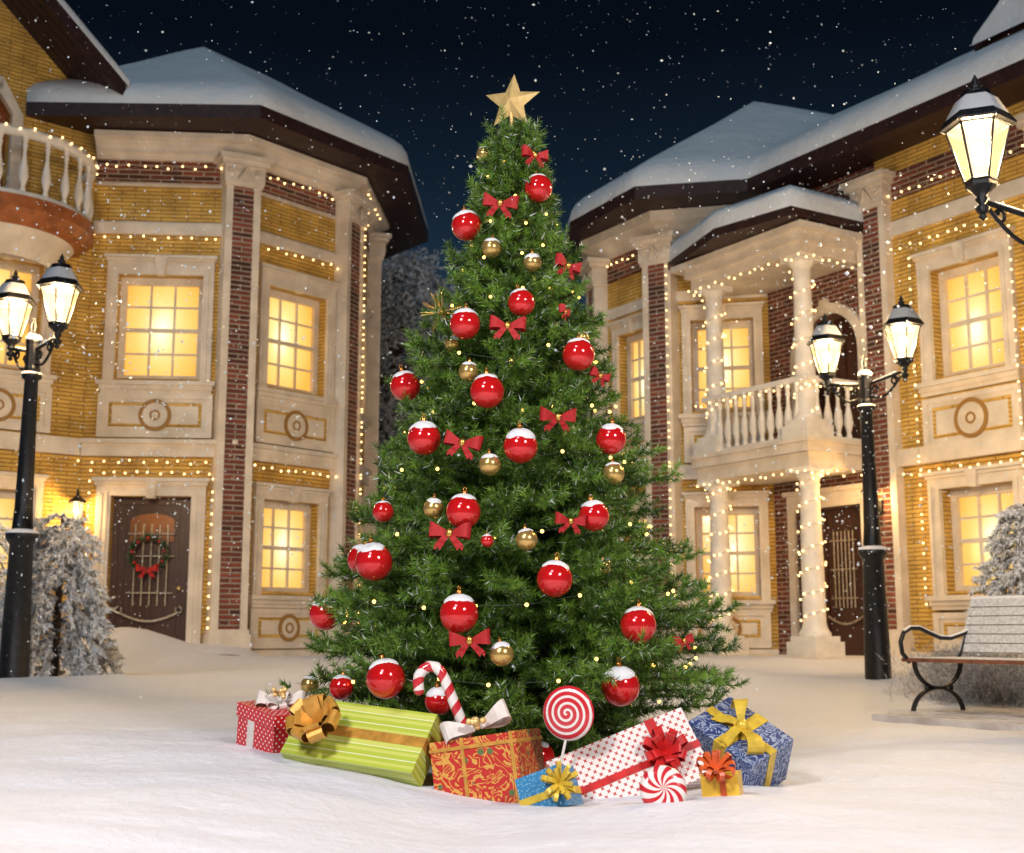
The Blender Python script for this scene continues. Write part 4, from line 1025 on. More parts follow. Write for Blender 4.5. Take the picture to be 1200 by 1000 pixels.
# ---------------------------------------------------------------- bows
def bow_parts(mb, F, S, wid=.55, tails=True, notch=True):
    for sg in (-1, 1):
        pts, ws = [], []
        for k in range(13):
            t = k/12; a = sg*S*(.08+.92*math.sin(PI*t)**.8); b = .30*S*math.sin(2*PI*t)+.12*S; cz = S*.16*math.sin(PI*t)
            pts.append(F.P(a, b, cz)); w = S*wid*(.35+1.05*math.sin(PI*t)**.7); tw = .15*math.cos(PI*t)
            ws.append(F.W*w+F.V*(tw*w))
        mb.strip(pts, ws, S*.03)
    if tails:
        for sg in (-1, 1):
            pts = [F.P(sg*S*(.05+.5*t), .14*S+.08*S*math.sin(5*t), -S*(.05+.58*t)) for t in (0, .25, .5, .75, 1)]
            mb.strip(pts, [F.U*S*(.22+.16*t)+F.W*sg*S*.12 for t in (0, .25, .5, .75, 1)], S*.03)
            e = pts[-1]; mb.face([e+F.U*S*.2, e-F.W*S*.18+F.U*S*.12, e-F.W*S*.02, e-F.W*S*.18-F.U*S*.12, e-F.U*S*.2])
def tree_bow():
    root = thing('bow', (0, 0, 0), 'x', 'bow', 'red velvet bows on the tree')
    F = Frame((0, 0, 0), (1, 0, 0), (0, -1, 0), (0, 0, 1)); m = MB(); bow_parts(m, F, 1.0); 
    m.build('ribbon', M['velvet'], root)
    m = MB(); m.sphere((0, -.22, .0), .2, 10, 8, (.85, .7, 1.1)); m.build('knot', M['gold'], root); return root
pb = tree_bow(); first_b = True
for x, y, d, lab in BOWS:
    o = pb if first_b else copy_tree(pb); first_b = False
    p = on_tree(x, y, .05); o.location = p; r = d/2*p.y/FPX*1.08; o.scale = (r, r, r)
    az = math.atan2(p.x-TC.x, -(p.y-TC.y)) if abs(p.x-TC.x) > .01 else 0
    o.rotation_euler = (R.uniform(-.2, .2), R.uniform(-.25, .25), az*.8 if 'narrow' not in lab else 1.25); o['label'] = lab
# starburst
p = on_tree(518, 366, .04); m = MB()
for k in range(26):
    d = Vector((R.gauss(0, 1), R.gauss(0, .5), R.gauss(0, 1))).normalized(); m.tube([p, p+d*.115], [.004, .0015], 5)
m.sphere(p, .018, 8, 6); o = m.build('starburst', M['gold'], origin=p); tag(o, 'golden spiky starburst ornament on the upper left of the tree', 'ornament')
# star on top
sp = at(600, 120, 6.8); m = MB(); n = 5; Rr, rr = 37*6.8/FPX, 16.5*6.8/FPX
tl_ = math.radians(-4); yw = math.radians(18)
SF = Frame(sp, Vector((math.cos(yw)*math.cos(tl_), -math.sin(yw), math.sin(tl_))).normalized(), (0, 0, 0), (0, 0, 1))
SF.W = Vector((-math.sin(tl_), 0, math.cos(tl_))); SF.V = SF.W.cross(SF.U).normalized()*-1; SF.W = SF.V.cross(SF.U).normalized()
if SF.W.z < 0: SF.W = -SF.W
ring = [SF.P((Rr if k % 2 == 0 else rr)*math.sin(PI*k/5), 0, (Rr if k % 2 == 0 else rr)*math.cos(PI*k/5)) for k in range(10)]
root = thing('tree_topper', sp, 'faceted golden star on the tip of the Christmas tree', 'star')
for k in range(10):
    a, b = ring[k], ring[(k+1) % 10]; m.face([a, b, SF.P(0, .055, 0)]); m.face([b, a, SF.P(0, -.055, 0)])
m.build('star', M['gold_matte'], root)
m = MB(); m.tube([SF.P(0, 0, -.06), at(600, 165, 6.8)], .010, 8); m.build('stem', M['gold_matte'], root)

# tree lights
def helix(z0, z1, turns, ph):
    n = int(turns*26); out = []
    for k in range(n+1):
        t = k/n; z = TC.z+z0+(z1-z0)*t; a = ph+2*PI*turns*t; r = Rz(z)*(.93+.05*math.sin(a*7)); out.append(Vector((TC.x+r*math.cos(a), TC.y+r*math.sin(a), z+.03*math.sin(a*5))))
    return out
bulbs('string_lights', helix(.25, 1.25, 3.0, .3), 'string of small warm lights wound round the lower part of the Christmas tree', group='light strings on the tree', spacing=.26, r=.0090, mat='bulb_t', cordmat='cord', cordr=.0022, jit=.03)
bulbs('string_lights', helix(1.35, 2.2, 3.0, 1.3), 'string of small warm lights wound round the middle of the Christmas tree', group='light strings on the tree', spacing=.24, r=.0090, mat='bulb_t', cordmat='cord', cordr=.0022, jit=.03)
bulbs('string_lights', helix(2.3, 3.35, 5.0, .9), 'string of small warm lights wound round the top of the Christmas tree', group='light strings on the tree', spacing=.20, r=.0085, mat='bulb_t', cordmat='cord', cordr=.0022, jit=.03)

# ---------------------------------------------------------------- gift papers
def paper(name, kind, **k):
    m, nt, p = new_mat(name); L = nt.links.new; uv = N(nt, 'ShaderNodeUVMap'); uv.uv_map = 'UVMap'
    p.inputs['Roughness'].default_value = k.get('rough', .38); p.inputs['Coat Weight'].default_value = .15
    mx = N(nt, 'ShaderNodeMix', data_type='RGBA'); mx.inputs[6].default_value = (*k['a'], 1); mx.inputs[7].default_value = (*k['b'], 1)
    out = mx.outputs[2]
    if kind == 'dots':
        v = N(nt, 'ShaderNodeTexVoronoi', voronoi_dimensions='2D'); v.inputs['Scale'].default_value = k['s']; v.inputs['Randomness'].default_value = k.get('rnd', 0)
        mp = N(nt, 'ShaderNodeMapping'); mp.inputs['Rotation'].default_value = (0, 0, .78); L(uv.outputs[0], mp.inputs[0]); L(mp.outputs[0], v.inputs['Vector'])
        r = ramp(nt, [(k['t'], (1, 1, 1)), (k['t']+.04, (0, 0, 0))]); L(v.outputs['Distance'], r.inputs[0]); L(r.outputs[0], mx.inputs[0])
    elif kind == 'motif':      # small four petalled motifs in a lattice
        mp = N(nt, 'ShaderNodeMapping'); mp.inputs['Rotation'].default_value = (0, 0, .78); mp.inputs['Scale'].default_value = (k['s'],)*3; L(uv.outputs[0], mp.inputs[0])
        fr = N(nt, 'ShaderNodeVectorMath', operation='FRACTION'); L(mp.outputs[0], fr.inputs[0])
        sb = N(nt, 'ShaderNodeVectorMath', operation='SUBTRACT'); sb.inputs[1].default_value = (.5, .5, .5); L(fr.outputs[0], sb.inputs[0])
        sx = N(nt, 'ShaderNodeSeparateXYZ'); L(sb.outputs[0], sx.inputs[0])
        mu = N(nt, 'ShaderNodeMath', operation='MULTIPLY'); L(sx.outputs[0], mu.inputs[0]); L(sx.outputs[1], mu.inputs[1])
        ab = N(nt, 'ShaderNodeMath', operation='ABSOLUTE'); L(mu.outputs[0], ab.inputs[0])
        pw = N(nt, 'ShaderNodeMath', operation='POWER'); pw.inputs[1].default_value = .5; L(ab.outputs[0], pw.inputs[0])
        a1 = N(nt, 'ShaderNodeMath', operation='ABSOLUTE'); a2 = N(nt, 'ShaderNodeMath', operation='ABSOLUTE'); L(sx.outputs[0], a1.inputs[0]); L(sx.outputs[1], a2.inputs[0])
        mxm = N(nt, 'ShaderNodeMath', operation='MAXIMUM'); L(a1.outputs[0], mxm.inputs[0]); L(a2.outputs[0], mxm.inputs[1])
        s2 = N(nt, 'ShaderNodeMath', operation='MULTIPLY'); s2.inputs[1].default_value = 2.6; L(pw.outputs[0], s2.inputs[0]); s3 = N(nt, 'ShaderNodeMath', operation='MAXIMUM'); L(s2.outputs[0], s3.inputs[0]); L(mxm.outputs[0], s3.inputs[1])
        r = ramp(nt, [(.33, (1, 1, 1)), (.37, (0, 0, 0))]); L(s3.outputs[0], r.inputs[0]); L(r.outputs[0], mx.inputs[0])
    elif kind == 'scroll':
        w = N(nt, 'ShaderNodeTexNoise'); w.inputs['Scale'].default_value = k['s']; w.inputs['Detail'].default_value = 1.5; w.inputs['Distortion'].default_value = 2.2; L(uv.outputs[0], w.inputs['Vector'])
        m1 = N(nt, 'ShaderNodeMath', operation='MULTIPLY'); m1.inputs[1].default_value = k.get('f', 26); L(w.outputs['Fac'], m1.inputs[0])
        sn = N(nt, 'ShaderNodeMath', operation='SINE'); L(m1.outputs[0], sn.inputs[0])
        r = ramp(nt, [(k.get('t', .2), (0, 0, 0)), (k.get('t', .2)+.25, (1, 1, 1))]); L(sn.outputs[0], r.inputs[0]); L(r.outputs[0], mx.inputs[0])
        if 'c' in k:
            n2 = N(nt, 'ShaderNodeTexVoronoi'); n2.inputs['Scale'].default_value = k['s']*1.1; L(uv.outputs[0], n2.inputs['Vector'])
            r2 = ramp(nt, [(.16, (1, 1, 1)), (.2, (0, 0, 0))]); L(n2.outputs['Distance'], r2.inputs[0])
            m3 = N(nt, 'ShaderNodeMix', data_type='RGBA'); L(r2.outputs[0], m3.inputs[0]); L(out, m3.inputs[6]); m3.inputs[7].default_value = (*k['c'], 1); out = m3.outputs[2]
    elif kind == 'stripes':
        sx = N(nt, 'ShaderNodeSeparateXYZ'); L(uv.outputs[0], sx.inputs[0])
        m1 = N(nt, 'ShaderNodeMath', operation='MULTIPLY'); m1.inputs[1].default_value = 1/k['p']; L(sx.outputs[1], m1.inputs[0])
        fr = N(nt, 'ShaderNodeMath', operation='FRACT'); L(m1.outputs[0], fr.inputs[0])
        g, g2, w_ = k['a'], k['b'], (.75, .75, .45)
        r = ramp(nt, [(0, g), (.10, g2), (.18, g), (.30, w_), (.33, g), (.45, g2), (.55, g), (.62, w_), (.645, g2), (.80, g), (.9, g2), (.97, w_)]); r.color_ramp.interpolation = 'CONSTANT'
        L(fr.outputs[0], r.inputs[0]); out = r.outputs[0]
    elif kind == 'plain':
        nz = N(nt, 'ShaderNodeTexNoise'); nz.inputs['Scale'].default_value = 25; L(uv.outputs[0], nz.inputs['Vector']); L(nz.outputs['Fac'], mx.inputs[0])
    L(out, p.inputs['Base Color'])
    n3 = N(nt, 'ShaderNodeTexNoise'); n3.inputs['Scale'].default_value = 9; L(uv.outputs[0], n3.inputs['Vector']); b = N(nt, 'ShaderNodeBump'); b.inputs['Strength'].default_value = .25; b.inputs['Distance'].default_value = .01
    L(n3.outputs['Fac'], b.inputs['Height']); L(b.outputs[0], p.inputs['Normal'])
    return m
M['p_dots'] = paper('red_dotted_paper', 'dots', a=(.60, .015, .02), b=(.85, .8, .78), s=42, t=.17)
M['p_green'] = paper('green_striped_paper', 'stripes', a=(.42, .50, .05), b=(.56, .60, .12), p=.16)
M['p_ornate'] = paper('red_gold_scroll_paper', 'scroll', a=(.50, .018, .012), b=(.66, .34, .06), c=(.10, .16, .05), s=11, f=32, t=.35)
M['p_blue'] = paper('light_blue_sparkle_paper', 'dots', a=(.035, .21, .42), b=(.25, .5, .65), s=70, t=.16, rnd=1)
M['p_white'] = paper('white_paper_red_motifs', 'motif', a=(.78, .72, .68), b=(.48, .05, .04), s=36)
M['p_damask'] = paper('blue_damask_paper', 'scroll', a=(.018, .045, .17), b=(.30, .36, .50), s=12, f=36, t=.2)
M['p_yellow'] = paper('yellow_paper', 'plain', a=(.72, .42, .03), b=(.78, .50, .05))
M['r_white'] = plain('cream_satin_ribbon', (.72, .64, .58), .35, var=.1, scale=20, coat=.2)
M['r_gold'] = plain('orange_gold_ribbon', (.66, .33, .06), .3, .35, var=.2, scale=20)
M['r_yellow'] = plain('yellow_satin_ribbon', (.68, .47, .05), .33, .15, var=.15, scale=20)
M['r_red'] = plain('red_satin_ribbon', (.55, .02, .02), .3, .1, var=.2, scale=20)
M['r_orange'] = plain('orange_red_ribbon', (.62, .10, .02), .35, var=.2, scale=20)
M['edge_gold'] = plain('gold_paper_edge', (.6, .38, .10), .4, .3)

def pose(O, U, V):
    O, U, V = at(*O), at(*U), at(*V); u = U-O; lu = u.length; u.normalize(); v = V-O; v -= u*v.dot(u); lv = v.length; v.normalize()
    n = u.cross(v).normalized()
    if n.y > 0: n = -n
    return Frame(O, u, n, v), lu, lv
def pull_bow(mb, F, S, n=8, wid=.36, lift=.5, layers=2):
    for ly in range(layers):
        for k in range(n if ly == 0 else max(3, n-3)):
            a = 2*PI*k/(n if ly == 0 else max(3, n-3))+ly*.5+R.uniform(-.12, .12); s_ = S*(1-.32*ly)*R.uniform(.9, 1.05)
            d = F.U*math.cos(a)+F.W*math.sin(a); sd = -F.U*math.sin(a)+F.W*math.cos(a); pts = []
            li = lift*(1+1.1*ly)
            for j in range(11):
                t = j/10; x = math.sin(PI*t)**.8; pts.append(F.o+d*s_*x*.95+F.V*(s_*(li*x*.8+.28*math.sin(2*PI*t)*1.0)+.02*S))
            mb.strip(pts, sd*S*wid, S*.02)
def gift(O, U, V, th, papermat, label, hrib=None, vrib=None, ribmat=None, extra=None, top=None):
    F, lu, lv = pose(O, U, V); root = thing('gift', F.o, label, 'gift', 'wrapped gifts under the tree')
    m = MB(); m.box(F, 0, lu, -th, 0, 0, lv); m.build('box', M[papermat], root)
    if ribmat:
        m = MB(); e = .003
        if hrib: m.box(F, -e, lu+e, -th-e, e, hrib[0]*lv, hrib[1]*lv)
        if vrib: m.box(F, vrib[0]*lu, vrib[1]*lu, -th-e-.001, e+.001, -e, lv+e)
        m.build('ribbon', M[ribmat], root)
    return root, F, lu, lv
# 1 red dotted cube with the pale bow
root, F, lu, lv = gift((280, 826, 6.25), (322, 842, 6.02), (287, 882, 6.22), .27, 'p_dots', 'small red gift with white dots and a cream bow, leftmost under the tree', vrib=(.30, .48), ribmat='r_white')
m = MB(); m.box(F, -.006, lu+.006, -.276, .006, -.012, .05); m.build('lid', M['p_dots'], root)
top = F.P(lu*.55, -.12, -.02); BF = Frame(top, F.U, Vector((0, 0, 1)), F.V if False else F.U.cross(Vector((0, 0, 1))).normalized())
m = MB(); BF2 = Frame(top, (1, 0, 0), (0, -.75, .66), (0, .66, .75)); bow_parts(m, BF2, .115, .5)
pull_bow(m, Frame(top, (1, 0, 0), (0, -.5, .85), (0, .85, .5)), .07, 5, .5, .5, 1); m.build('bow', M['r_white'], root)
m = MB()
for k in range(12): m.sphere(top+Vector((R.uniform(-.03, .03), -.05+R.uniform(-.02, .01), .06+R.uniform(-.02, .02))), .012, 8, 6)
m.build('berries', M['gold_matte'], root)
# 2 green striped
root, F, lu, lv = gift((328, 882, 5.90), (482, 906, 5.60), (366, 818, 6.05), .12, 'p_green', 'wide green striped gift leaning back with a golden bow at its left end', hrib=(.42, .58), ribmat='r_gold')
m = MB(); pull_bow(m, Frame(at(373, 850, 5.82), F.U, F.V, F.W), .13, 7, .55, .55, 2); m.build('bow', M['r_gold'], root)
# 3 ornate red
root, F, lu, lv = gift((503, 871, 5.68), (603, 857, 5.52), (507, 965, 5.66), .28, 'p_ornate', 'ornate red and gold patterned gift with cream bow, in the middle of the row', vrib=(.36, .40), ribmat='r_gold')
m = MB(); m.box(F, lu*.93, lu*.97, -.284, .004, -.004, lv); m.box(F, -.004, lu+.004, -.284, .0045, .03, .045); m.build('gold_braid', M['r_gold'], root)
top = F.P(lu*.5, -.07, -.03); m = MB()
bow_parts(m, Frame(top, Vector((.93, 0, .36)), (0, -.85, .5), (-.36, 0.4, .84)), .15, .42, tails=False); m.build('bow', M['r_white'], root)
m = MB()
for k in range(12): m.sphere(top+Vector((R.uniform(-.035, .035), -.07+R.uniform(-.02, .01), .03+R.uniform(-.02, .02))), .014, 8, 6)
m.build('berries', M['gold_matte'], root)
# 4 small light blue
root, F, lu, lv = gift((603, 914, 5.38), (652, 896, 5.30), (613, 962, 5.34), .16, 'p_blue', 'small light blue gift with a gold bow leaning on the long white gift', hrib=(.52, .70), ribmat='r_yellow')
m = MB(); pull_bow(m, Frame(F.P(lu*.98, 0.012, lv*.45), F.U, (F.V+F.U*.6).normalized(), F.W), .085, 9, .22, .5, 2); m.build('bow', M['r_yellow'], root)
# 5 long white
root, F, lu, lv = gift((640, 893, 5.62), (798, 829, 5.72), (672, 975, 5.50), .10, 'p_white', 'long white gift with red motifs, red ribbon and red bow, tilted up to the right', hrib=(.50, .60), vrib=(.72, .79), ribmat='r_red')
m = MB(); m.box(F, -.002, lu+.002, -.102, -.085, -.004, .02); m.build('lining', M['edge_gold'], root)
m = MB(); pull_bow(m, Frame(F.P(lu*.755, .01, lv*.50), F.U, F.V, F.W), .105, 8, .36, .5, 2); m.build('bow', M['r_red'], root)
# 6 blue damask
root, F, lu, lv = gift((806, 846, 5.98), (881, 899, 5.76), (851, 813, 6.16), .24, 'p_damask', 'large blue damask gift with yellow ribbon and bow, rightmost and tipped on its corner', hrib=(.42, .58), vrib=(.42, .60), ribmat='r_yellow')
c_ = F.P(lu*.51, .0, lv*.5); m = MB(); bow_parts(m, Frame(c_, (F.U*.8+F.W*-.6).normalized(), F.V, (F.W*.8+F.U*.6).normalized()), .16, .34); m.sphere(c_+F.V*.03, .03, 10, 8); m.build('bow', M['r_yellow'], root)
# 7 small yellow
root, F, lu, lv = gift((820, 906, 5.30), (864, 903, 5.26), (828, 956, 5.28), .15, 'p_yellow', 'tiny yellow gift with an orange red bow in front of the blue one', vrib=(.5, .66), ribmat='r_orange')
m = MB(); pull_bow(m, Frame(F.P(lu*.42, .0, -.005), (1, 0, 0), (0, -.6, .8), (0, .8, .6)), .085, 9, .25, .45, 2); m.build('bow', M['r_orange'], root)

# ---------------------------------------------------------------- sweets
def spiral_mat(name, kind, A=(.55, .02, .03), B=(.78, .72, .68)):
    m, nt, p = new_mat(name); L = nt.links.new; uv = N(nt, 'ShaderNodeUVMap'); uv.uv_map = 'UVMap'
    sx = N(nt, 'ShaderNodeSeparateXYZ'); L(uv.outputs[0], sx.inputs[0])   # u = radius, v = turn
    a = N(nt, 'ShaderNodeMath', operation='MULTIPLY_ADD')
    if kind == 'lolly': L(sx.outputs[0], a.inputs[0]); a.inputs[1].default_value = 4.2
    else: L(sx.outputs[0], a.inputs[0]); a.inputs[1].default_value = 1.4
    b = N(nt, 'ShaderNodeMath', operation='MULTIPLY'); L(sx.outputs[1], b.inputs[0]); b.inputs[1].default_value = 1.0 if kind == 'lolly' else (10.0 if kind == 'mint' else 1.0)
    L(b.outputs[0], a.inputs[2]); f = N(nt, 'ShaderNodeMath', operation='FRACT'); L(a.outputs[0], f.inputs[0])
    r = ramp(nt, [(.0, A), (.44, A), (.5, B), (.94, B)] if kind != 'lolly' else [(.0, A), (.60, A), (.66, B), (.96, B)]); L(f.outputs[0], r.inputs[0])
    L(r.outputs[0], p.inputs['Base Color']); p.inputs['Roughness'].default_value = .22; p.inputs['Coat Weight'].default_value = .4
    return m
def candy_disc(mb, F, r, th, nr=16, na=56):
    for sd in (1, -1):
        rows, uvs = [], []
        for i in range(nr+1):
            t = i/nr; b = th*math.sqrt(max(0, 1-t**4))*sd
            rows.append([F.P(r*t*math.cos(2*PI*k/na), b, r*t*math.sin(2*PI*k/na)) for k in range(na+1)]); uvs.append([(t, k/na) for k in range(na+1)])
        mb.grid(rows, False, True, uvs)
c_ = at(666, 836, 5.55); root = thing('lollipop', at(657, 890, 5.55), 'round red and white spiral lollipop on a stick in front of the tree', 'lollipop')
LF = Frame(c_, Vector((.93, -.36, 0)), Vector((-.36, -.93, 0)), Vector((0, 0, 1)))
m = MB(); candy_disc(m, LF, .115, .022); m.build('candy', spiral_mat('lollipop_candy', 'lolly'), root)
m = MB(); m.tube([LF.P(-.01, 0, -.10), at(655, 905, 5.55)], .006, 8); m.build('stick', M['white_trim'], root)
c_ = at(777, 925, 5.12); m = MB(); MF = Frame(c_, (1, 0, 0), Vector((0, -.96, .28)), Vector((0, .28, .96))); candy_disc(m, MF, 27*5.12/FPX, .03)
o = m.build('peppermint_candy', spiral_mat('peppermint_candy', 'mint'), origin=c_); tag(o, 'round red and white swirled peppermint sweet half sunk in the snow', 'candy')
pts = [at(x, y, 5.72) for x, y in ((491, 809), (490, 800), (491, 792), (496, 785), (503, 781), (511, 782), (517, 788), (522, 798), (527, 811), (533, 826), (540, 843), (548, 864), (556, 885))]
m = MB(); fine = []
for i in range(len(pts)-1):
    for k in range(6): fine.append(pts[i].lerp(pts[i+1], k/6))
fine.append(pts[-1]); rr = .024; rows, uvs, cum = [], [], 0; yv = Vector((0, 1, 0))
for i, p in enumerate(fine):
    t = (fine[min(i+1, len(fine)-1)]-fine[max(0, i-1)]).normalized(); a = t.cross(yv).normalized(); b = a.cross(t).normalized()
    if i: cum += (p-fine[i-1]).length
    rows.append([p+(a*math.cos(2*PI*k/14)+b*math.sin(2*PI*k/14))*rr for k in range(15)]); uvs.append([(cum*9, k/14) for k in range(15)])
m.grid(rows, False, True, uvs); m.sphere(fine[0], rr*.98, 10, 8)
o = m.build('candy_cane', spiral_mat('cane_candy', 'cane'), origin=pts[-1]); tag(o, 'red and white striped candy cane leaning behind the green striped gift', 'candy cane')

# ---------------------------------------------------------------- wreath
F = WR_F; cx = Vector(wc); S0, S1 = [], []
m = MB(); m.tube([cx+F.U*.24*math.cos(t)+Vector((0, 0, .24*math.sin(t))) for t in [k*2*PI/24 for k in range(25)]], .03, 6); m.build('ring', M['bark'], wr)
for k in range(170):
    t = R.random()*2*PI; q = cx+F.U*.24*math.cos(t)+Vector((0, 0, .24*math.sin(t))); d = (F.U*math.cos(t+1.1)+Vector((0, 0, math.sin(t+1.1)))+F.V*R.uniform(.0, .8)+Vector((R.uniform(-.5, .5),)*3)).normalized()
    S0.append(q); S1.append(q+d*.11)
V, _ = needle_tris(np.array([tuple(a) for a in S0]), np.array([tuple(a) for a in S1]), 260, .045, .008)
np_mesh('foliage', V, 3, needle_mat('wreath_needles', (.012, .04, .012), (.06, .14, .05)), wr, tint(len(V)//3, white=.05))
m = MB()
for k in range(9): t = k*.7+.2; m.sphere(cx+F.U*.25*math.cos(t)+Vector((0, 0, .25*math.sin(t)))+F.V*.05, .025, 8, 6)
m.build('berries', M['velvet'], wr)
m = MB(); bow_parts(m, Frame(cx+Vector((0, 0, -.24))+F.V*.07, F.U, F.V, (0, 0, 1)), .17, .5); m.build('bow', M['velvet'], wr)

# ---------------------------------------------------------------- wall lanterns
def sconce(p, F, label):
    root = thing('wall_lantern', p, label, 'wall lantern', 'lit wall lanterns beside the doors')
    L_ = Frame(p, F.U, F.V, F.W); m = MB()
    m.box(L_, -.06, .06, -.2, -.16, -.18, .02); m.tube([L_.P(0, -.17, -.1), L_.P(0, -.08, -.2), L_.P(0, 0, -.17)], .018, 6); m.build('bracket', M['iron'], root)
    def sq(r, z): return [L_.P(r*math.cos(PI*k/3), r*math.sin(PI*k/3), z) for k in range(6)]
    m = MB(); m.grid([sq(.055, -.14), sq(.105, .12)], True, False); m.build('glass', M['lglass'], root)
    m = MB(); m.grid([sq(.03, -.18), sq(.06, -.15), sq(.06, -.14)], True, False); m.grid([sq(.10, .12), sq(.15, .13), sq(.14, .15), sq(.05, .22), sq(.03, .24), sq(.012, .34)], True, False); m.face(sq(.10, .12))
    for a, b in zip(sq(.057, -.14), sq(.107, .12)): m.tube([a, b], .008, 4)
    m.build('lantern_roof', M['iron'], root)
    m = MB(); m.sphere(p, .028, 10, 8); m.build('bulb', M['lampbulb'], root)
    ld = bpy.data.lights.new('sconce_light', 'POINT'); ld.energy = 110; ld.color = (1, .58, .20); ld.shadow_soft_size = .06
    lo = bpy.data.objects.new('sconce_light', ld); COL.objects.link(lo); lo.parent = root; lo.location = F.V*.05
u = fu(FA, 94, 605); sconce(FA.P(u, .22, 2.62), FA, 'small lit lantern on the yellow wall left of the wreathed door')
u = fu(GE, 1037, 607); p_ = GE.P(u, .24, 2.72); sconce(GE.P(u+.06, .36, 2.70), GE, 'small lit lantern beside the porch door behind the lamp post')

# ---------------------------------------------------------------- bench
bz = at(1083, 833, 11.5); bo_ = Vector((bz.x-.04, bz.y+.02, bz.z)); lng = Vector((.5, -.866, 0)).normalized(); bk = Vector((.866, .5, 0)).normalized()
root = thing('park_bench', bo_, 'snow dusted slatted bench with curled black iron arms on the right', 'bench')
BF = Frame(bo_+Vector((-.12, 0, 0)), lng, bk*1.42, (0, 0, 1)); BL = 1.9
m = MB()
for k in range(4): m.box(BF, 0, BL, .0+k*.125, .112+k*.125, .435, .462)
m.build('seat', M['wood_snow'], root)
m = MB(); m.box(BF, -.002, BL+.002, -.012, -.001, .425, .458); m.build('seat_edge', M['wood_red'], root)
m = MB(); bd_ = Vector((0, .22, 1)).normalized(); 
tf = Frame(BF.P(0, .50, .50), lng, (bk*.92-Vector((0, 0, .38))).normalized(), (bk*.38+Vector((0, 0, .92))).normalized())
for k in range(6): m.box(tf, .02, BL-.02, -.012, .012, .005+k*.088, .082+k*.088)
m.build('backrest', M['wood_snow'], root)
m = MB(); m.box(tf, .02, BL-.02, -.014, .014, .52, .545); m.build('snow', M['cap'], root)
for u in (.05, BL-.05):
    m = MB(); P = lambda s_, h: BF.P(u, s_, h)
    for o_ in (-.013, .013):
        Q_ = lambda s_, h: BF.P(u+o_, s_, h)
        m.tube([Q_(.06+.21*(1-math.cos(PI*t)), .43-.24*math.sin(PI*t)) for t in [k/14 for k in range(15)]], .013, 7)
        m.tube([Q_(.03+.225*(1-math.cos(PI*t)), -.03+.22*math.sin(PI*t)) for t in [k/14 for k in range(15)]], .013, 7)
    for s_ in (.16, .38): m.sphere(P(s_, .19), .035, 10, 8, (.6, 1, 1))
    m.build('leg', M['iron'], root)
    m = MB(); arm = [(.02, .42), (-.04, .50), (-.05, .60), (-.02, .68), (.04, .72), (.12, .72), (.20, .68), (.30, .635), (.40, .63), (.52, .67), (.60, .72)]
    pts = []
    for i in range(len(arm)-1):
        for k in range(3): t = k/3; pts.append(P(arm[i][0]+(arm[i+1][0]-arm[i][0])*t, arm[i][1]+(arm[i+1][1]-arm[i][1])*t))
    pts.append(P(*arm[-1])); m.tube(pts, .020, 8); ar = m.build('armrest', M['iron'], root)
    m = MB(); m.tube([p+Vector((0, 0, .015)) for p in pts[9:-1]], .016, 6, flat=.7); m.build('snow', M['cap'], ar)
    m = MB(); m.tube([P(.44, .42), P(.5, .52), tf.P(u, .02, .5)], .016, 6); m.build('back_support', M['iron'], root)
# boards under the bench
m = MB(); DF = Frame(BF.P(-.05, -.35, 0), lng, bk, (0, 0, 1))
for k in range(13):
    z = .010+R.uniform(-.006, .006); m.box(DF, -.0+R.uniform(0, .3), 5, k*.125, k*.125+.112, -.12, z-.015)
o = m.build('decking', plain('frosted_deck_boards', (.42, .37, .35), .7, col2=(.72, .70, .70), scale=2.5, stretch=(1, 1, 1), bump=.3), origin=DF.o); tag(o, 'low snow dusted wooden decking under the bench', 'decking')

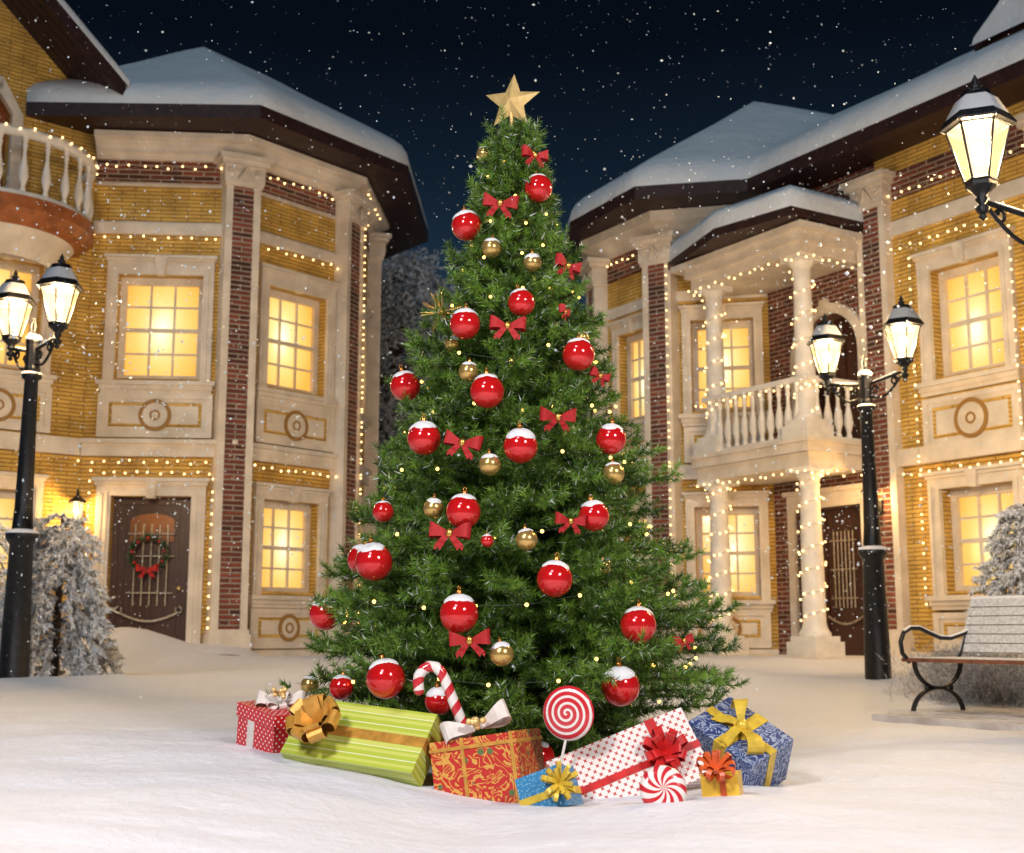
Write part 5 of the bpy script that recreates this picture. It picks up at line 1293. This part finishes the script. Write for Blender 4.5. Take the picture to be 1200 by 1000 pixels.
# ---------------------------------------------------------------- frosted plants
FG_ = needle_mat('dark_green_needles', (.012, .03, .012), (.05, .08, .03))
FW_ = needle_mat('frosted_needles', (.74, .74, .75), (.90, .90, .90), rough=.7)
FBK = needle_mat('dim_frosted_twigs', (.25, .28, .32), (.85, .88, .92), rough=.8)
def frosted(name, base, hgt, rad, nb, label, cat, bow_out=.8, twig=.16, nl=.07, wid=.02, per=60, green=.25, aim=None, group=None, seed=1, fill=1.0, zmin=.12, taper=True):
    rg = random.Random(seed); root = thing(name, base, label, cat, group)
    m = MB(); m.tube([base-Vector((0, 0, .15)), base+Vector((rg.uniform(-.05, .05), 0, hgt*.6)), base+Vector((0, 0, hgt*.97))], [hgt*.03, hgt*.02, .008], 7); m.build('trunk', M['bark'], root)
    S0, S1 = [], []; br = MB()
    for k in range(nb):
        t = zmin+(1-zmin)*(k+.5)/nb; z = hgt*t; a = rg.uniform(0, 2*PI) if aim is None else rg.gauss(aim, 1.4)
        L_ = rad*(1-t*.62 if taper else .72+.35*math.sin(PI*t)-.45*max(0, t-.6))*rg.uniform(.7, 1.1); pts = []
        for j in range(6):
            s_ = j/5; pts.append(base+Vector((math.cos(a)*L_*s_, math.sin(a)*L_*s_, z+L_*.22*math.sin(s_*PI*.9)-bow_out*L_*s_*s_)))
        for p in pts: p.z = max(p.z, base.z+.03)
        br.tube(pts, [.014, .012, .01, .008, .006, .004], 4, caps=False)
        for j in range(5): S0.append(pts[j]); S1.append(pts[j+1])
        for j in range(int(L_/.07*fill)):
            s_ = rg.uniform(.2, 1); sg = min(4, int(s_*5)); q = pts[sg].lerp(pts[sg+1], s_*5-sg)
            d = Vector((math.cos(a)+rg.uniform(-.9, .9), math.sin(a)+rg.uniform(-.9, .9), rg.uniform(-1.1, .15))).normalized(); e = q+d*twig*rg.uniform(.6, 1.3); e.z = max(e.z, base.z+.02)
            S0.append(q); S1.append(e)
    br.build('branches', M['bark'], root)
    A = np.array([tuple(p) for p in S0]); B = np.array([tuple(p) for p in S1]); rs = np.random.RandomState(seed)
    V, _ = needle_tris(A-np.array([0, 0, .02]), B-np.array([0, 0, .02]), per*green*3, nl*.8, wid*.35, (30, 70), .2, rs)
    np_mesh('foliage', V, 3, FG_, root, tint(len(V)//3, rng=rs))
    V, _ = needle_tris(A, B, per, nl, wid, (15, 60), .25, rs)
    V2, _ = needle_tris(A+np.array([0, 0, .008]), B+np.array([0, 0, .008]), per, nl*.6, wid*1.3, (10, 80), -.1, rs); V = np.concatenate([V, V2])
    np_mesh('snow', V, 3, FW_, root, tint(len(V)//3, rng=rs)); return root
def gb(px, py, Y): p = at(px, py, Y); p.z = ground_z(p.x, p.y); return p
frosted('conifer', gb(62, 800, 13.8), 1.74, .62, 64, 'snow laden drooping conifer behind the left lamp post', 'conifer', bow_out=1.15, seed=5, per=120, wid=.026, fill=1.9, twig=.15, green=.12, taper=False)
frosted('conifer', gb(-40, 790, 15.2), 1.9, 1.0, 30, 'snow laden conifer at the far left edge behind the lamp post', 'conifer', bow_out=.9, seed=9)
frosted('conifer', gb(1212, 800, 13.3), 1.95, .95, 46, 'frosted conifer behind the right end of the bench backrest', 'conifer', bow_out=1.1, seed=14, per=95, wid=.022, fill=1.6, twig=.15, zmin=.5)
def bush(base, w, d, h, label, seed, n=900, tone=.3):
    rg = random.Random(seed); A, B = [], []
    for k in range(n):
        x, y = rg.gauss(0, w*.4), rg.gauss(0, d*.4); p = base+Vector((x, y, 0)); p.z = ground_z(p.x, p.y)
        for j in range(3):
            q = p+Vector((rg.uniform(-.12, .12), rg.uniform(-.12, .12), rg.uniform(.06, h*.42)*(1-.25*j))); A.append(p); B.append(q); p = q
    A = np.array([tuple(p) for p in A]); B = np.array([tuple(p) for p in B]); rs = np.random.RandomState(seed)
    V, _ = needle_tris(A, B, 60, .06, .006, (10, 70), 0, rs); o = np_mesh('shrub', V, 3, needle_mat('frosted_twigs', (.22, .19, .17), (.72, .72, .74), rough=.8), None, tint(len(V)//3, rng=rs), tuple(base))
    tag(o, label, 'shrub', 'bare frosted shrubs')
bush(gb(1135, 812, 13.1), .62, .5, .62, 'grey frosted shrub behind the left end of the bench', 3)
bush(gb(1185, 815, 12.7), .9, .5, .60, 'grey frosted shrub behind the middle of the bench', 4)
# trees beyond, between the houses
def far_tree(px, Y, h, w, label, seed, n=150):
    rg = random.Random(seed); base = at(px, 742, Y); base.z = .35; root = thing('tree', base, label, 'tree', 'dark frosted trees beyond the houses')
    m = MB(); m.tube([base-Vector((0, 0, .2)), base+Vector((.1, 0, h*.5)), base+Vector((0, 0, h*.95))], [.22, .14, .03], 7); m.build('trunk', M['bark'], root)
    A, B = [], []; bm_ = MB()
    for k in range(n):
        t = rg.uniform(.12, .97); a = rg.uniform(0, 2*PI); L_ = w*math.sin(PI*(.15+.8*t))**.7*rg.uniform(.6, 1.1); p = base+Vector((0, 0, h*t*.9)); pts = [p]
        for j in range(4):
            p = p+Vector((math.cos(a)*L_/4+rg.uniform(-.12, .12), math.sin(a)*L_/4+rg.uniform(-.12, .12), L_*.07*(2.2-j)+rg.uniform(-.1, .1))); pts.append(p)
            for q in range(7):
                e = p+Vector((rg.gauss(0, .38), rg.gauss(0, .38), rg.gauss(0, .25))); A.append(p); B.append(e)
        bm_.tube(pts, [.05, .04, .03, .02, .012], 4, caps=False)
    bm_.build('branches', M['bark'], root)
    rs = np.random.RandomState(seed); A = np.array([tuple(p) for p in A]); B = np.array([tuple(p) for p in B])
    V, _ = needle_tris(A, B, 34, .13, .05, (20, 80), .1, rs); np_mesh('crown', V, 3, FBK, root, tint(len(V)//3, rng=rs))
far_tree(452, 29, 10.2, 2.6, 'dark frosted tree right beside the eave of the left house', 21)
far_tree(520, 36, 10.5, 3.0, 'dark frosted tree farther back, left of the Christmas tree top', 22)
far_tree(660, 38, 9.0, 3.2, 'dark frosted tree behind the right side of the Christmas tree', 23)

# ---------------------------------------------------------------- falling snow
def falling_snow():
    rs = np.random.RandomState(5); out = []
    octv = np.array([(1, 0, 0), (-1, 0, 0), (0, 1, 0), (0, -1, 0), (0, 0, 1), (0, 0, -1)], float)
    fc = [(0, 2, 4), (2, 1, 4), (1, 3, 4), (3, 0, 4), (2, 0, 5), (1, 2, 5), (3, 1, 5), (0, 3, 5)]
    tri = octv[np.array(fc).ravel()]
    pos = []
    n1 = 4200
    Y = rs.uniform(8.2, 18.0, n1); X = rs.uniform(-.46, .46, n1)*Y; Z = .8+rs.uniform(-.05, .56, n1)*Y; r = rs.lognormal(-5.65, .6, n1)
    # denser drifts against the house fronts
    nc = 110; cy = rs.uniform(9, 17, nc); cx = rs.choice([-1, 1], nc)*rs.uniform(.10, .42, nc)*cy; cz = .8+rs.uniform(0, .36, nc)*cy
    pick = rs.randint(0, nc, 4200); X2 = cx[pick]+rs.normal(0, .35, 4200); Y2 = cy[pick]+rs.normal(0, .5, 4200); Z2 = cz[pick]+rs.normal(0, .35, 4200); r2 = rs.lognormal(-5.1, .5, 4200)
    n3 = 420; Y3 = rs.uniform(3.4, 8, n3); X3 = rs.uniform(-.45, .45, n3)*Y3; Z3 = .8+rs.uniform(-.1, .5, n3)*Y3; r3 = rs.uniform(.0012, .0035, n3)
    X, Y, Z, r = map(np.concatenate, ((X, X2, X3), (Y, Y2, Y3), (Z, Z2, Z3), (r, r2, r3)))
    ok = (Z > .6); X, Y, Z, r = X[ok], Y[ok], Z[ok], np.minimum(r[ok], .014)
    V = np.stack([X, Y, Z], 1)[:, None, :]+tri[None]*(r[:, None, None]*rs.uniform(.7, 1.3, (len(r), 1, 3)))
    o = np_mesh('falling_snow', V.reshape(-1, 3), 3, M['flake']); tag(o, 'fine white snowflakes drifting down all over the scene', 'snowfall', kind='stuff')
falling_snow()

# ---------------------------------------------------------------- sky and light
w = bpy.data.worlds.new('World'); SC.world = w; w.use_nodes = True; nt = w.node_tree; L = nt.links.new
bg = nt.nodes['Background']; tc = N(nt, 'ShaderNodeTexCoord'); sx = N(nt, 'ShaderNodeSeparateXYZ'); L(tc.outputs['Generated'], sx.inputs[0])
nz = N(nt, 'ShaderNodeTexNoise'); nz.inputs['Scale'].default_value = 3; nz.inputs['Detail'].default_value = 4; L(tc.outputs['Generated'], nz.inputs['Vector'])
ad = N(nt, 'ShaderNodeMath', operation='MULTIPLY_ADD'); ad.inputs[1].default_value = .05; L(nz.outputs['Fac'], ad.inputs[0]); L(sx.outputs['Z'], ad.inputs[2])
r = ramp(nt, [(.05, (.035, .062, .100)), (.26, (.014, .033, .060)), (.37, (.0052, .0125, .024)), (.46, (.0020, .0040, .0085)), (1.0, (.0015, .003, .007))]); L(ad.outputs[0], r.inputs[0]); L(r.outputs[0], bg.inputs[0]); bg.inputs[1].default_value = 1.0
def sun(d, st, col, ang):
    l = bpy.data.lights.new('moon', 'SUN'); l.energy = st; l.color = col; l.angle = math.radians(ang); o = bpy.data.objects.new('moon', l); COL.objects.link(o); o.rotation_euler = Vector(d).to_track_quat('-Z', 'Y').to_euler()
sun((.35, .75, -1.0), .62, (.62, .84, 1.0), 12)
def area(p, tgt, W, size, col):  # added fill lights behind the camera, brightening foreground snow and tree front
    l = bpy.data.lights.new('added_front_fill', 'AREA'); l.shape = 'DISK'; l.size = size; l.energy = W; l.color = col; o = bpy.data.objects.new('added_front_fill', l); COL.objects.link(o)
    o.location = p; o.rotation_euler = (Vector(tgt)-Vector(p)).to_track_quat('-Z', 'Y').to_euler()
area((-3.4, 0.2, 5.2), (0, 6.5, .8), 455, 1.3, (1.0, .93, .91)); area((3.9, 0.4, 4.6), (0, 6.5, 1.2), 335, 1.3, (1.0, .91, .88))
SC.view_settings.view_transform = 'Standard'; SC.view_settings.look = 'None'; SC.view_settings.exposure = 0; SC.view_settings.gamma = 1
cy = SC.cycles; cy.use_denoising = True; cy.sample_clamp_indirect = 4; cy.max_bounces = 6; cy.diffuse_bounces = 3; cy.glossy_bounces = 3; cy.transparent_max_bounces = 8; cy.caustics_reflective = False; cy.caustics_refractive = False
